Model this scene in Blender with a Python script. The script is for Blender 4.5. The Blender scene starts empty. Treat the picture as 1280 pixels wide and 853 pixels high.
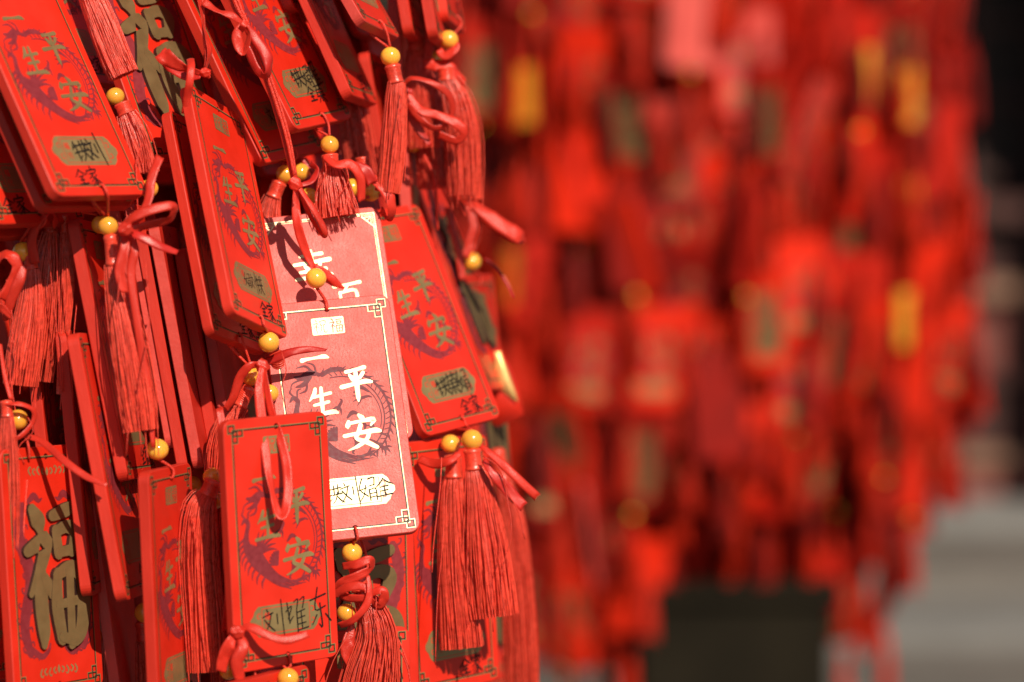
import bpy, math, random
from mathutils import Vector, Matrix
from mathutils.geometry import tessellate_polygon
random.seed(7)
SC = bpy.context.scene
COL = SC.collection

# ------------------------------------------------------------------ camera
CAM_H, PITCH = 1.45, math.radians(-3.5)
FPX = 100.0 / 36.0 * 1280.0            # focal length in pixels of the 1280 px wide picture
cam_d = bpy.data.cameras.new("camera"); cam = bpy.data.objects.new("camera", cam_d); COL.objects.link(cam)
cam_d.lens = 100; cam_d.sensor_width = 36; cam_d.clip_start = 0.05; cam_d.clip_end = 2000
cam.location = (0, 0, CAM_H); cam.rotation_euler = (math.pi / 2 + PITCH, 0, 0)
cam_d.dof.use_dof = True; cam_d.dof.focus_distance = 1.636; cam_d.dof.aperture_fstop = 3.4
SC.camera = cam
# ------------------------------------------------------------------ sky, sun, exposure
SUN_AZ, SUN_EL = math.radians(24), math.radians(36)     # azimuth to the right of straight-behind-the-camera
sd = Vector((math.sin(SUN_AZ) * math.cos(SUN_EL), -math.cos(SUN_AZ) * math.cos(SUN_EL), math.sin(SUN_EL)))
world = bpy.data.worlds.new("World"); SC.world = world; world.use_nodes = True
wn = world.node_tree; bg = wn.nodes["Background"]
sky = wn.nodes.new("ShaderNodeTexSky"); sky.sky_type = 'NISHITA'; sky.sun_disc = False
sky.sun_elevation = SUN_EL; sky.sun_rotation = math.atan2(sd.x, sd.y)
wn.links.new(sky.outputs[0], bg.inputs[0]); bg.inputs[1].default_value = 0.05
sun_d = bpy.data.lights.new("sun", 'SUN'); sun = bpy.data.objects.new("sun", sun_d); COL.objects.link(sun)
sun_d.energy = 5.0; sun_d.angle = math.radians(0.5); sun_d.color = (1.0, 0.89, 0.72)
sun.rotation_euler = sd.to_track_quat('Z', 'Y').to_euler(); sun.location = (1, -2, 4)
SC.view_settings.view_transform = 'Standard'; SC.view_settings.look = 'None'
SC.view_settings.exposure = 0.08; SC.view_settings.gamma = 1
SC.render.engine = 'CYCLES'
SC.cycles.use_denoising = True
SC.cycles.max_bounces = 10; SC.cycles.diffuse_bounces = 6

# ------------------------------------------------------------------ frames
CR = Vector((1, 0, 0)); CF = Vector((0, math.cos(PITCH), math.sin(PITCH))); CU = CR.cross(CF)
CAM = Vector((0, 0, CAM_H))
def P(x, y, d):                        # a point d metres deep along the view axis, seen at pixel x, y
    return CAM + CF * d + CR * ((x - 640) / FPX * d) + CU * ((426.5 - y) / FPX * d)
PW, PH, PT = 0.0788, 0.151, 0.0068     # a plaque: width, height, thickness

# ------------------------------------------------------------------ materials
MATS = {}
def mat(name, col, rough=0.5, metal=0.0, spec=0.5, bump=0, bscale=400, var=0.0, vscale=60, sheen=0, sss=0, sss_r=(1, .4, .1),
        trans=0, coat=0, aniso=0, coord='Object', stretch=None, dirt=0, bdist=0.001):
    m = bpy.data.materials.new(name); m.use_nodes = True; MATS[name] = m
    nt = m.node_tree; b = nt.nodes["Principled BSDF"]; out = nt.nodes["Material Output"]
    b.inputs["Base Color"].default_value = (*col, 1); b.inputs["Roughness"].default_value = rough
    b.inputs["Metallic"].default_value = metal; b.inputs["Specular IOR Level"].default_value = spec
    tc = nt.nodes.new("ShaderNodeTexCoord"); src = tc.outputs[coord]
    oi = nt.nodes.new("ShaderNodeObjectInfo")
    add = nt.nodes.new("ShaderNodeVectorMath"); add.operation = 'ADD'
    nt.links.new(src, add.inputs[0]); nt.links.new(oi.outputs["Random"], add.inputs[1]); src = add.outputs[0]
    if stretch:
        mp = nt.nodes.new("ShaderNodeMapping"); mp.inputs["Scale"].default_value = stretch
        nt.links.new(src, mp.inputs[0]); src = mp.outputs[0]
    if var:
        n = nt.nodes.new("ShaderNodeTexNoise"); n.inputs["Scale"].default_value = vscale; n.inputs["Detail"].default_value = 5
        nt.links.new(src, n.inputs["Vector"])
        hs = nt.nodes.new("ShaderNodeHueSaturation"); hs.inputs["Color"].default_value = (*col, 1)
        mr = nt.nodes.new("ShaderNodeMapRange"); mr.inputs[1].default_value = .3; mr.inputs[2].default_value = .7
        mr.inputs[3].default_value = 1 - var; mr.inputs[4].default_value = 1 + var * .7
        nt.links.new(n.outputs["Fac"], mr.inputs[0])
        mu = nt.nodes.new("ShaderNodeMath"); mu.operation = 'MULTIPLY_ADD'; mu.inputs[1].default_value = .22; mu.inputs[2].default_value = .89
        nt.links.new(oi.outputs["Random"], mu.inputs[0])
        m2 = nt.nodes.new("ShaderNodeMath"); m2.operation = 'MULTIPLY'
        nt.links.new(mr.outputs[0], m2.inputs[0]); nt.links.new(mu.outputs[0], m2.inputs[1])
        nt.links.new(m2.outputs[0], hs.inputs["Value"])
        nt.links.new(hs.outputs[0], b.inputs["Base Color"])
        r2 = nt.nodes.new("ShaderNodeMapRange"); r2.inputs[1].default_value = .3; r2.inputs[2].default_value = .7
        r2.inputs[3].default_value = max(.05, rough - .08); r2.inputs[4].default_value = min(1, rough + .08)
        nt.links.new(n.outputs["Fac"], r2.inputs[0]); nt.links.new(r2.outputs[0], b.inputs["Roughness"])
    if bump:
        n = nt.nodes.new("ShaderNodeTexNoise"); n.inputs["Scale"].default_value = bscale; n.inputs["Detail"].default_value = 3
        nt.links.new(src, n.inputs["Vector"])
        bp = nt.nodes.new("ShaderNodeBump"); bp.inputs["Strength"].default_value = bump; bp.inputs["Distance"].default_value = bdist
        nt.links.new(n.outputs["Fac"], bp.inputs["Height"]); nt.links.new(bp.outputs[0], b.inputs["Normal"])
    if sheen:
        b.inputs["Sheen Weight"].default_value = sheen; b.inputs["Sheen Roughness"].default_value = .35
        b.inputs["Sheen Tint"].default_value = (1, .5, .4, 1)
    if sss:
        b.inputs["Subsurface Weight"].default_value = sss; b.inputs["Subsurface Radius"].default_value = sss_r
        b.inputs["Subsurface Scale"].default_value = .004
    if coat:
        b.inputs["Coat Weight"].default_value = coat; b.inputs["Coat Roughness"].default_value = .12
    if trans:
        tr = nt.nodes.new("ShaderNodeBsdfTranslucent"); tr.inputs[0].default_value = (min(1, col[0] * 1.1), col[1], col[2], 1)
        mx = nt.nodes.new("ShaderNodeMixShader"); mx.inputs[0].default_value = trans
        nt.links.new(b.outputs[0], mx.inputs[1]); nt.links.new(tr.outputs[0], mx.inputs[2]); nt.links.new(mx.outputs[0], out.inputs[0])
    return m
mat('red', (.66, .021, .007), .42, bump=.06, bscale=900, var=.10, vscale=45)
mat('red_edge', (.56, .024, .010), .55, spec=.4, bump=.18, bscale=500, var=.16, vscale=70, stretch=(1, .25, 1))
mat('pink', (.60, .080, .066), .50, spec=.45, bump=.42, bscale=700, var=.05, vscale=90)  # coral plaque face; part of its sun glare is mixed into the base colour
mat('pink_edge', (.58, .05, .036), .5, bump=.2, bscale=500, var=.1, vscale=80)
mat('gold', (.52, .44, .27), .50, metal=1, bump=.12, bscale=1500, var=.08, vscale=150)
mat('dullgold', (.33, .235, .10), .42, metal=.45, bump=.15, bscale=1200, var=.10, vscale=120)  # gold foil turned away from the glare, its dimmer look put into the colour
mat('browngold', (.24, .155, .065), .45, metal=.45, bump=.15, bscale=1200, var=.10, vscale=120)
mat('brown_lacquer', (.035, .012, .008), .6)  # walls of the raised character, with shade painted into the colour
mat('motif', (.24, .022, .030), .5, var=.15, vscale=300)
mat('motif_pale', (.16, .022, .034), .6, spec=.35, var=.15, vscale=300)
mat('line', (.030, .016, .008), .5, spec=.3)
mat('ink', (.012, .010, .010), .6, spec=.15)
mat('bead', (.95, .42, .05), .16, spec=.5, sss=.5, sss_r=(1, .45, .06), coat=.4, var=.16, vscale=90)
mat('satin', (.76, .042, .022), .38, spec=.6, bump=.28, bscale=1500, sheen=.12, trans=.36, var=.12, vscale=50)
mat('satin_crimson', (.56, .018, .012), .42, spec=.6, bump=.16, bscale=1500, sheen=.06, trans=.18, var=.12, vscale=50)
mat('thread', (.92, .080, .040), .30, spec=1.0, bump=.16, bscale=1300, sheen=.30, trans=.30, var=.22, vscale=320)
mat('thread_far', (.76, .028, .006), .5, spec=.3, trans=.20, var=.25, vscale=320)
mat('thread_old', (.30, .010, .006), .5, spec=.3, bump=.3, bscale=1300, trans=.12, var=.25, vscale=320)  # darker thread; dimness of the far rack painted into its colour
mat('thread_orange', (.70, .25, .02), .38, spec=.6, bump=.6, bscale=1500, trans=.12, var=.16, vscale=200)
mat('cord', (.72, .040, .020), .45, bump=.8, bscale=1400, var=.16, vscale=300)
mat('brocade_gold', (.85, .55, .20), .35, metal=.6, bump=.3, bscale=900, var=.1)
mat('wood_dark', (.050, .010, .007), .6, bump=.3, bscale=60, var=.25, vscale=12)
mat('wood_red', (.20, .048, .036), .55, bump=.2, bscale=40, var=.2, vscale=8)
mat('wood_tan', (.24, .125, .08), .6, bump=.2, bscale=40, var=.2, vscale=8)
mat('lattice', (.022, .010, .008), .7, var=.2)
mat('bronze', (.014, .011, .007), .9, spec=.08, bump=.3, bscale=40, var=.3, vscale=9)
mat('stone', (.135, .120, .108), .8, bump=.4, bscale=30, var=.16, vscale=6)
mat('mortar', (.08, .075, .07), .9, bump=.4, bscale=30, var=.2, vscale=4)
mat('tile', (.07, .07, .065), .7, var=.2)
mat('red_far', (.68, .020, .004), .6, spec=.15, var=.2, vscale=20)
mat('red_old', (.24, .006, .003), .6, spec=.12, var=.2, vscale=20)  # darker red standing in for shade over the far rack
mat('red_mid', (.44, .011, .004), .6, spec=.15, var=.2, vscale=20)
mat('red_pale', (.56, .050, .036), .4, var=.15, vscale=20)  # paler red; sun glints on far plaques painted as colour
mat('yellow_card', (.70, .29, .015), .5, var=.15, vscale=20)
mat('step_stone', (.17, .165, .16), .8, bump=.4, bscale=30, var=.16, vscale=6)

# ------------------------------------------------------------------ mesh helpers
class MB:
    def __init__(s): s.v = []; s.f = []; s.m = []; s.sm = []
    def add(s, vs, fs, m=0, smooth=False):
        o = len(s.v); s.v += [tuple(v) for v in vs]; s.f += [tuple(i + o for i in f) for f in fs]
        s.m += [m] * len(fs); s.sm += [smooth] * len(fs)
    def mesh(s, name, mats):
        me = bpy.data.meshes.new(name); me.from_pydata(s.v, [], s.f)
        for m in mats: me.materials.append(MATS[m])
        me.polygons.foreach_set('material_index', s.m); me.polygons.foreach_set('use_smooth', s.sm)
        me.update(); return me
    def box(s, c, sz, m=0):
        x, y, z = c; a, b, h = sz[0] / 2, sz[1] / 2, sz[2] / 2
        vs = [(x + i * a, y + j * b, z + k * h) for k in (-1, 1) for j in (-1, 1) for i in (-1, 1)]
        s.add(vs, [(0, 2, 3, 1), (4, 5, 7, 6), (0, 1, 5, 4), (2, 6, 7, 3), (0, 4, 6, 2), (1, 3, 7, 5)], m)
def obj(name, me, parent=None, M=None):
    o = bpy.data.objects.new(name, me); COL.objects.link(o)
    if parent is not None:
        o.parent = parent
        if M is not None: o.matrix_parent_inverse = M.inverted()      # geometry given in world coordinates
    return o
def tag(o, label=None, cat=None, group=None, kind=None):
    if label: o['label'] = label
    if cat: o['category'] = cat
    if group: o['group'] = group
    if kind: o['kind'] = kind
    return o
def empty(name, M):
    o = bpy.data.objects.new(name, None); COL.objects.link(o); o.empty_display_size = .02
    o.matrix_world = M; return o

def catmull(pts, n):
    if len(pts) < 3: 
        a, b = pts[0], pts[-1]
        return [tuple(a[k] + (b[k] - a[k]) * i / n for k in range(len(a))) for i in range(n + 1)]
    out = []; L = len(pts); q = [tuple(2 * a - b for a, b in zip(pts[0], pts[1]))] + list(pts) + [tuple(2 * a - b for a, b in zip(pts[-1], pts[-2]))]
    for i in range(L - 1):
        p0, p1, p2, p3 = q[i:i + 4]
        for j in range(n):
            t = j / n; t2 = t * t; t3 = t2 * t
            out.append(tuple(.5 * (2 * b + (c - a) * t + (2 * a - 5 * b + 4 * c - d) * t2 + (3 * b - a - 3 * c + d) * t3) for a, b, c, d in zip(p0, p1, p2, p3)))
    out.append(tuple(pts[-1])); return out

def brush(mb, pts, z, m=0, n=4, depth=0, mside=1, cap=True):
    """a flat brush stroke through (x, y, width) points; depth > 0 makes a raised solid"""
    c = catmull(pts, n); L = []; R = []
    for i, p in enumerate(c):
        a = c[max(0, i - 1)]; b = c[min(len(c) - 1, i + 1)]
        dx, dy = b[0] - a[0], b[1] - a[1]; l = math.hypot(dx, dy) or 1e-9
        w = max(p[2], 1e-5) / 2
        L.append((p[0] - dy / l * w, p[1] + dx / l * w)); R.append((p[0] + dy / l * w, p[1] - dx / l * w))
    if depth:
        k = len(c)
        def capv(a, b, fwd):
            mx, my = (a[0] + b[0]) / 2, (a[1] + b[1]) / 2; r = math.hypot(a[0] - b[0], a[1] - b[1]) / 2
            th = math.atan2(a[1] - my, a[0] - mx)
            return [(mx + r * math.cos(th + fwd * t * math.pi / 5), my + r * math.sin(th + fwd * t * math.pi / 5)) for t in range(1, 5)]
        ring = L + capv(L[-1], R[-1], -1) + R[::-1] + capv(R[0], L[0], -1)
        nr = len(ring)
        vs = [(x, y, z + depth) for x, y in ring] + [(x, y, z) for x, y in ring]
        fs = [(i, i + 1, nr - 1 - 0 - 0, ) for i in range(0)]
        tri = tessellate_polygon([[Vector((x, y, 0)) for x, y in ring]])
        mb.add(vs[:nr], [tuple(t) for t in tri], m)
        mb.add(vs, [((i + 1) % nr, i, nr + i, nr + (i + 1) % nr) for i in range(nr)], mside)
        return
    vs = []; fs = []
    for i in range(len(c)):
        vs += [(*L[i], z), (*R[i], z)]
    for i in range(len(c) - 1): fs.append((2 * i, 2 * i + 1, 2 * i + 3, 2 * i + 2))
    if cap:
        for e, s in ((0, -1), (len(c) - 1, 1)):
            a, b = L[e], R[e]; mx, my = (a[0] + b[0]) / 2, (a[1] + b[1]) / 2; r = math.hypot(a[0] - b[0], a[1] - b[1]) / 2
            th = math.atan2(a[1] - my, a[0] - mx); o = len(vs)
            for t in range(1, 4): vs.append((mx + r * math.cos(th - s * t * math.pi / 4), my + r * math.sin(th - s * t * math.pi / 4), z))
            fs.append((2 * e, o, o + 1, o + 2, 2 * e + 1) if s > 0 else (2 * e + 1, o + 2, o + 1, o, 2 * e))
    mb.add(vs, fs, m)
def line(mb, x0, y0, x1, y1, w, z, m=0):
    dx, dy = x1 - x0, y1 - y0; l = math.hypot(dx, dy) or 1e-9; px, py = -dy / l * w / 2, dx / l * w / 2
    ex, ey = dx / l * w / 2, dy / l * w / 2
    mb.add([(x0 - ex + px, y0 - ey + py, z), (x0 - ex - px, y0 - ey - py, z), (x1 + ex - px, y1 + ey - py, z), (x1 + ex + px, y1 + ey + py, z)], [(0, 1, 2, 3)], m)

def tube(mb, pts, rad, sides=6, n=4, m=0, closed_ends=True):
    """round tube through world points; rad a number or a list"""
    if not hasattr(rad, '__len__'): rad = [rad] * len(pts)
    c = catmull([(p[0], p[1], p[2], r) for p, r in zip(pts, rad)], n)
    vs = []; up = Vector((.3, -.9, .3))
    for i, p in enumerate(c):
        a = Vector(c[max(0, i - 1)][:3]); b = Vector(c[min(len(c) - 1, i + 1)][:3]); t = (b - a)
        t = t.normalized() if t.length > 1e-9 else Vector((0, 0, -1))
        s = t.cross(up); s = s.normalized() if s.length > 1e-4 else t.orthogonal().normalized(); q = s.cross(t)
        up = q if q.length > .1 else up
        for k in range(sides):
            th = 2 * math.pi * k / sides
            vs.append(Vector(p[:3]) + (s * math.cos(th) + q * math.sin(th)) * p[3])
    fs = []
    for i in range(len(c) - 1):
        for k in range(sides):
            fs.append((i * sides + k, i * sides + (k + 1) % sides, (i + 1) * sides + (k + 1) % sides, (i + 1) * sides + k))
    if closed_ends:
        fs.append(tuple(range(sides))[::-1]); fs.append(tuple(range((len(c) - 1) * sides, len(c) * sides)))
    mb.add(vs, fs, m, True)

# ------------------------------------------------------------------ the board: a rounded slab with two drilled holes
def rrect(w, h, r, seg=6):
    o = []
    for cx, cy, a0 in ((w / 2 - r, h / 2 - r, 0), (-w / 2 + r, h / 2 - r, 90), (-w / 2 + r, -h / 2 + r, 180), (w / 2 - r, -h / 2 + r, 270)):
        for i in range(seg + 1):
            a = math.radians(a0 + 90 * i / seg); o.append((cx + r * math.cos(a), cy + r * math.sin(a)))
    return o
HOLE = .0062
def board(face, edge, top_hole=HOLE, seg=6, r=.0065):
    mb = MB(); b = .0005
    full = rrect(PW, PH, r, seg); ins = rrect(PW - 2 * b, PH - 2 * b, r - b, seg); n = len(full)
    hs = [[(.0019 * math.cos(2 * math.pi * i / 14), s * (PH / 2 - o) + .0019 * math.sin(2 * math.pi * i / 14)) for i in range(14)] for s, o in ((1, top_hole), (-1, HOLE))]
    polys = [[Vector((x, y, 0)) for x, y in ins]] + [[Vector((x, y, 0)) for x, y in h] for h in hs]
    flat = [p for q in polys for p in q]; tri = tessellate_polygon(polys)
    def orient(t, up):
        a, bb, c = (flat[i] for i in t); s = (bb - a).cross(c - a).z
        return tuple(t) if (s > 0) == up else tuple(t[::-1])
    mb.add([(p.x, p.y, 0) for p in flat], [orient(t, True) for t in tri], 0)
    mb.add([(p.x, p.y, -PT) for p in flat], [orient(t, False) for t in tri], 0)
    rings = [[(x, y, 0) for x, y in ins], [(x, y, -b) for x, y in full], [(x, y, -PT + b) for x, y in full], [(x, y, -PT) for x, y in ins]]
    vs = [v for rg in rings for v in rg]
    fs = [(k * n + i, (k + 1) * n + i, (k + 1) * n + (i + 1) % n, k * n + (i + 1) % n) for k in range(3) for i in range(n)]
    mb.add(vs, fs, 1)
    for h in hs:
        vs = [(x, y, 0) for x, y in h] + [(x, y, -PT) for x, y in h]
        mb.add(vs, [((i + 1) % 14, 14 + (i + 1) % 14, 14 + i, i) for i in range(14)], 1)
    return mb.mesh('board', [face, edge])

# ------------------------------------------------------------------ characters as brush strokes in a unit box (x, y, width)
CH = {
 'yi': [[(.02, .46, .16), (.2, .5, .11), (.55, .53, .10), (.85, .56, .16), (1.0, .50, .07)]],
 'sheng': [[(.34, .98, .10), (.28, .8, .12), (.10, .58, .03)], [(.22, .70, .09), (.5, .74, .09), (.84, .80, .10)], [(.24, .42, .08), (.5, .46, .09), (.74, .50, .10)],
           [(.0, .05, .10), (.4, .10, .10), (.85, .14, .14), (1.0, .10, .08)], [(.54, 1.0, .10), (.52, .6, .12), (.50, .12, .09)]],
 'ping': [[(.20, .86, .10), (.5, .90, .09), (.82, .95, .12)], [(.30, .76, .07), (.38, .66, .12), (.40, .60, .10)], [(.76, .80, .10), (.66, .68, .09), (.58, .60, .03)],
          [(.0, .42, .12), (.4, .48, .10), (.8, .53, .13), (1.0, .50, .08)], [(.52, .90, .09), (.51, .5, .13), (.50, .1, .11), (.50, -.05, .03)]],
 'an': [[(.46, 1.02, .08), (.54, .92, .14), (.55, .86, .08)], [(.16, .84, .08), (.12, .70, .13), (.12, .64, .05)], [(.16, .78, .08), (.5, .82, .08), (.86, .84, .13), (.76, .66, .04)],
        [(.0, .40, .10), (.4, .45, .09), (.85, .49, .13), (1.0, .46, .08)], [(.48, .70, .10), (.40, .48, .11), (.32, .30, .10), (.60, .14, .12), (.86, -.04, .10)],
        [(.70, .46, .11), (.60, .24, .10), (.36, .06, .09), (.06, -.06, .03)]],
 'fu': [[(.17, 1.02, .13), (.27, .92, .20), (.29, .86, .13)], [(.02, .70, .13), (.20, .73, .13), (.38, .76, .17), (.24, .56, .14), (.03, .36, .07)], [(.23, .56, .16), (.23, .3, .18), (.21, -.02, .13)],
        [(.30, .52, .10), (.40, .40, .16)], [(.52, .90, .13), (.75, .93, .13), (.98, .94, .15)], [(.57, .78, .13), (.60, .60, .13)], [(.57, .77, .11), (.78, .79, .12), (.92, .78, .15), (.85, .60, .10)],
        [(.60, .61, .10), (.86, .62, .10)], [(.52, .47, .14), (.53, .25, .14), (.54, .0, .13)], [(.52, .46, .12), (.76, .48, .13), (.98, .47, .16), (.96, .25, .15), (.93, -.02, .14)],
        [(.54, .25, .10), (.94, .26, .10)], [(.74, .46, .11), (.74, .03, .11)], [(.54, .02, .11), (.94, .02, .12)]],
 'fu_big': [[(.13, 1.0, .11), (.23, .91, .18), (.26, .84, .09)], [(.0, .70, .11), (.18, .74, .14), (.36, .76, .16), (.22, .56, .13), (.02, .38, .06)], [(.22, .57, .13), (.20, .32, .17), (.22, .10, .15), (.21, .0, .08)], [(.28, .50, .09), (.38, .40, .14), (.40, .36, .08)],
        [(.50, .94, .10), (.74, .97, .13), (.94, 1.0, .10)], [(.55, .83, .11), (.58, .66, .12)], [(.55, .82, .10), (.76, .85, .12), (.92, .80, .15), (.83, .66, .10)], [(.58, .665, .09), (.84, .675, .10)],
        [(.53, .51, .11), (.49, .28, .15), (.55, .03, .13)], [(.51, .50, .10), (.76, .54, .14), (.98, .48, .17), (1.0, .27, .17), (.91, .06, .15), (.72, -.03, .08)], [(.52, .28, .08), (.96, .30, .09)], [(.76, .52, .10), (.73, .05, .10)], [(.55, .04, .09), (.80, .0, .11)]],
 'zhu': [[(.17, 1.0, .08), (.25, .9, .10)], [(.02, .7, .07), (.34, .74, .08), (.03, .38, .05)], [(.21, .55, .09), (.21, .0, .08)], [(.28, .5, .06), (.36, .42, .08)],
         [(.52, .92, .08), (.54, .58, .08)], [(.52, .9, .07), (.92, .92, .09), (.88, .58, .07)], [(.54, .60, .07), (.88, .61, .07)], [(.62, .58, .08), (.58, .25, .08), (.42, .0, .04)],
         [(.78, .58, .08), (.77, .12, .09), (.86, .04, .09), (1.0, .08, .07), (1.0, .22, .03)]],
 'xing': [[(.5, 1.0, .10), (.5, .62, .11)], [(.2, .86, .08), (.8, .90, .10)], [(.0, .62, .09), (.5, .66, .09), (1.0, .70, .12)], [(.3, .55, .08), (.38, .44, .10)], [(.72, .58, .09), (.62, .44, .06)],
          [(.14, .38, .08), (.86, .43, .11)], [(.02, .18, .09), (.98, .24, .12)], [(.5, .40, .11), (.5, -.12, .07)]],
 'bai': [[(.0, .92, .12), (.5, .95, .10), (1.0, 1.0, .13)], [(.5, .9, .10), (.38, .70, .09)], [(.2, .68, .10), (.22, .05, .10)], [(.2, .66, .09), (.8, .70, .12), (.78, .05, .11)], [(.24, .38, .09), (.78, .40, .09)], [(.24, .08, .09), (.78, .09, .09)]],
 # quick pen writing
 'quan': [[(.5, 1.0, .07), (.3, .75, .08), (.0, .5, .04)], [(.5, .98, .06), (.7, .78, .08), (1.0, .62, .05)], [(.28, .52, .06), (.72, .56, .07)], [(.3, .30, .06), (.68, .33, .07)], [(.5, .54, .07), (.5, .06, .07)], [(.1, .02, .07), (.9, .08, .08)]],
 'jia': [[(.5, 1.05, .07), (.54, .92, .08)], [(.1, .85, .06), (.08, .70, .07)], [(.1, .82, .06), (.9, .88, .08), (.8, .72, .05)], [(.25, .64, .06), (.75, .68, .06)], [(.52, .66, .06), (.35, .48, .06), (.1, .36, .04)],
         [(.42, .54, .07), (.60, .30, .08), (.56, .0, .07), (.44, .06, .04)], [(.52, .38, .05), (.12, .14, .04)], [(.56, .26, .05), (.18, -.06, .04)], [(.82, .56, .06), (.62, .42, .05)], [(.6, .40, .06), (.8, .18, .08), (1.0, .04, .05)]],
 'liu': [[(.22, 1.0, .05), (.28, .86, .07)], [(.0, .72, .05), (.5, .82, .07)], [(.42, .80, .06), (.28, .4, .06), (.0, .05, .04)], [(.08, .62, .05), (.3, .34, .07), (.52, .12, .06)], [(.68, .74, .06), (.68, .36, .06)], [(.92, 1.25, .05), (.92, .5, .06), (.94, -.25, .04)]],
 'yao': [[(.1, 1.0, .06), (.16, .3, .06)], [(.0, .7, .05), (.3, .86, .06), (.1, .45, .05)], [(.16, .35, .06), (.34, .5, .05)], [(.42, .98, .05), (.62, 1.05, .06), (.52, .7, .05)], [(.70, 1.0, .05), (.92, 1.08, .06), (.8, .72, .05)],
         [(.52, .66, .06), (.50, -.05, .06)], [(.52, .60, .05), (.9, .66, .05)], [(.52, .4, .05), (.88, .44, .05)], [(.52, .2, .05), (.9, .22, .05)], [(.50, .0, .05), (1.0, .04, .06)], [(.72, .64, .05), (.72, .04, .05)]],
 'dong': [[(.1, .86, .06), (.85, .96, .07)], [(.5, 1.2, .06), (.3, .55, .06), (.8, .60, .06)], [(.55, .72, .06), (.58, .0, .07), (.44, .10, .04)], [(.36, .38, .06), (.12, .12, .04)], [(.78, .36, .06), (1.0, .12, .07)]],
 'scr1': [[(.2, 1.0, .07), (.0, .6, .05)], [(.05, .72, .06), (.45, .80, .06)], [(.25, .86, .07), (.22, .0, .06)], [(.02, .42, .05), (.44, .48, .06)], [(.22, .1, .05), (.42, .26, .05)], [(.6, 1.0, .06), (.58, .5, .06)], [(.5, .8, .06), (1.0, .86, .06)], [(.82, 1.05, .06), (.8, .5, .06)],
          [(.5, .46, .06), (1.0, .52, .07)], [(.76, .6, .06), (.62, .2, .06), (.42, -.02, .04)], [(.74, .36, .06), (.88, .14, .07), (1.05, .0, .05)]],
 'scr2': [[(.0, .9, .06), (1.0, .98, .07)], [(.28, 1.1, .06), (.28, .76, .06)], [(.72, 1.12, .06), (.70, .78, .06)], [(.1, .68, .06), (.12, .38, .06)], [(.1, .66, .05), (.9, .72, .06), (.84, .4, .06)], [(.14, .52, .05), (.86, .55, .05)], [(.5, .74, .06), (.48, .0, .07)],
          [(.0, .30, .06), (1.0, .34, .07)], [(.3, .2, .06), (.05, -.05, .04)], [(.68, .22, .06), (.95, -.06, .06)]],
 'scr3': [[(.3, 1.0, .07), (.1, .55, .06), (.5, .2, .06)], [(.45, .7, .06), (.3, .3, .05), (.0, .0, .04)], [(.0, .5, .05), (.5, .58, .06)], [(.62, .95, .06), (.95, 1.0, .06), (.9, .65, .05)], [(.6, .64, .05), (.92, .68, .05)], [(.6, .5, .06), (.6, .0, .06)], [(.6, .46, .05), (.96, .5, .06), (.95, .0, .06)], [(.62, .3, .05), (.92, .32, .05)], [(.62, .14, .05), (.92, .16, .05)]],
}
def glyph(mb, ch, cx, cy, w, h, z, m=0, rot=0, fat=1.0, depth=0, dz=.000012, n=3):
    for k, st in enumerate(CH[ch]):
        pts = []
        for x, y, ww in st:
            X, Y = (x - .5) * w, (y - .5) * h
            pts.append((cx + X * math.cos(rot) - Y * math.sin(rot), cy + X * math.sin(rot) + Y * math.cos(rot), ww * (w + h) / 2 * fat))
        if depth: brush(mb, pts, 0, m, n, depth + k * .00006, 1)
        else: brush(mb, pts, z + k * dz, m, n)

# ------------------------------------------------------------------ printed decoration
X0, Y0 = PW / 2, PH / 2
def add_border(gold, dark, inset=.0030, style='knot'):
    a, b = X0 - inset, Y0 - inset; k = .0030; g = 3.9 * k
    z1, z2 = .00013, .00017
    for mb, off, w, z in ((gold, 0, .00060, z1), (dark, .00062, .00070, z2)):
        A, B = a - off, b - off
        if style == 'knot':
            for sy in (1, -1): line(mb, -A + g, sy * (B - (k * 1.0)), A - g, sy * (B - k * 1.0), w, z)
            for sx in (1, -1): line(mb, sx * (A - k * 1.0), -B + g, sx * (A - k * 1.0), B - g, w, z)
        else:
            for sy in (1, -1): line(mb, -A, sy * B, A, sy * B, w * 1.3, z)
            for sx in (1, -1): line(mb, sx * A, -B, sx * A, B, w * 1.3, z)
def knot(gold, dark, sx, sy, inset=.0030):
    a, b = X0 - inset, Y0 - inset; k = .0030
    o_ = .00062 / k
    def rr(x0, y0, x1, y1, j):
        for mb, o, w, z in ((gold, 0, .00060, .00014 + j * .00001), (dark, o_, .00072, .00018 + j * .00001)):
            pts = [(x0 + o, y0 + o), (x1 - o, y0 + o), (x1 - o, y1 - o), (x0 + o, y1 - o)]
            for i in range(4):
                p, q = pts[i], pts[(i + 1) % 4]
                line(mb, sx * (a - k * p[0]), sy * (b - k * p[1]), sx * (a - k * q[0]), sy * (b - k * q[1]), w, z + i * .000002)
    rr(0, 0, 1.7, 1.7, 0); rr(1.1, 1.0, 3.7, 2.4, 1); rr(1.0, 1.1, 2.4, 3.7, 2)
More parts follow.
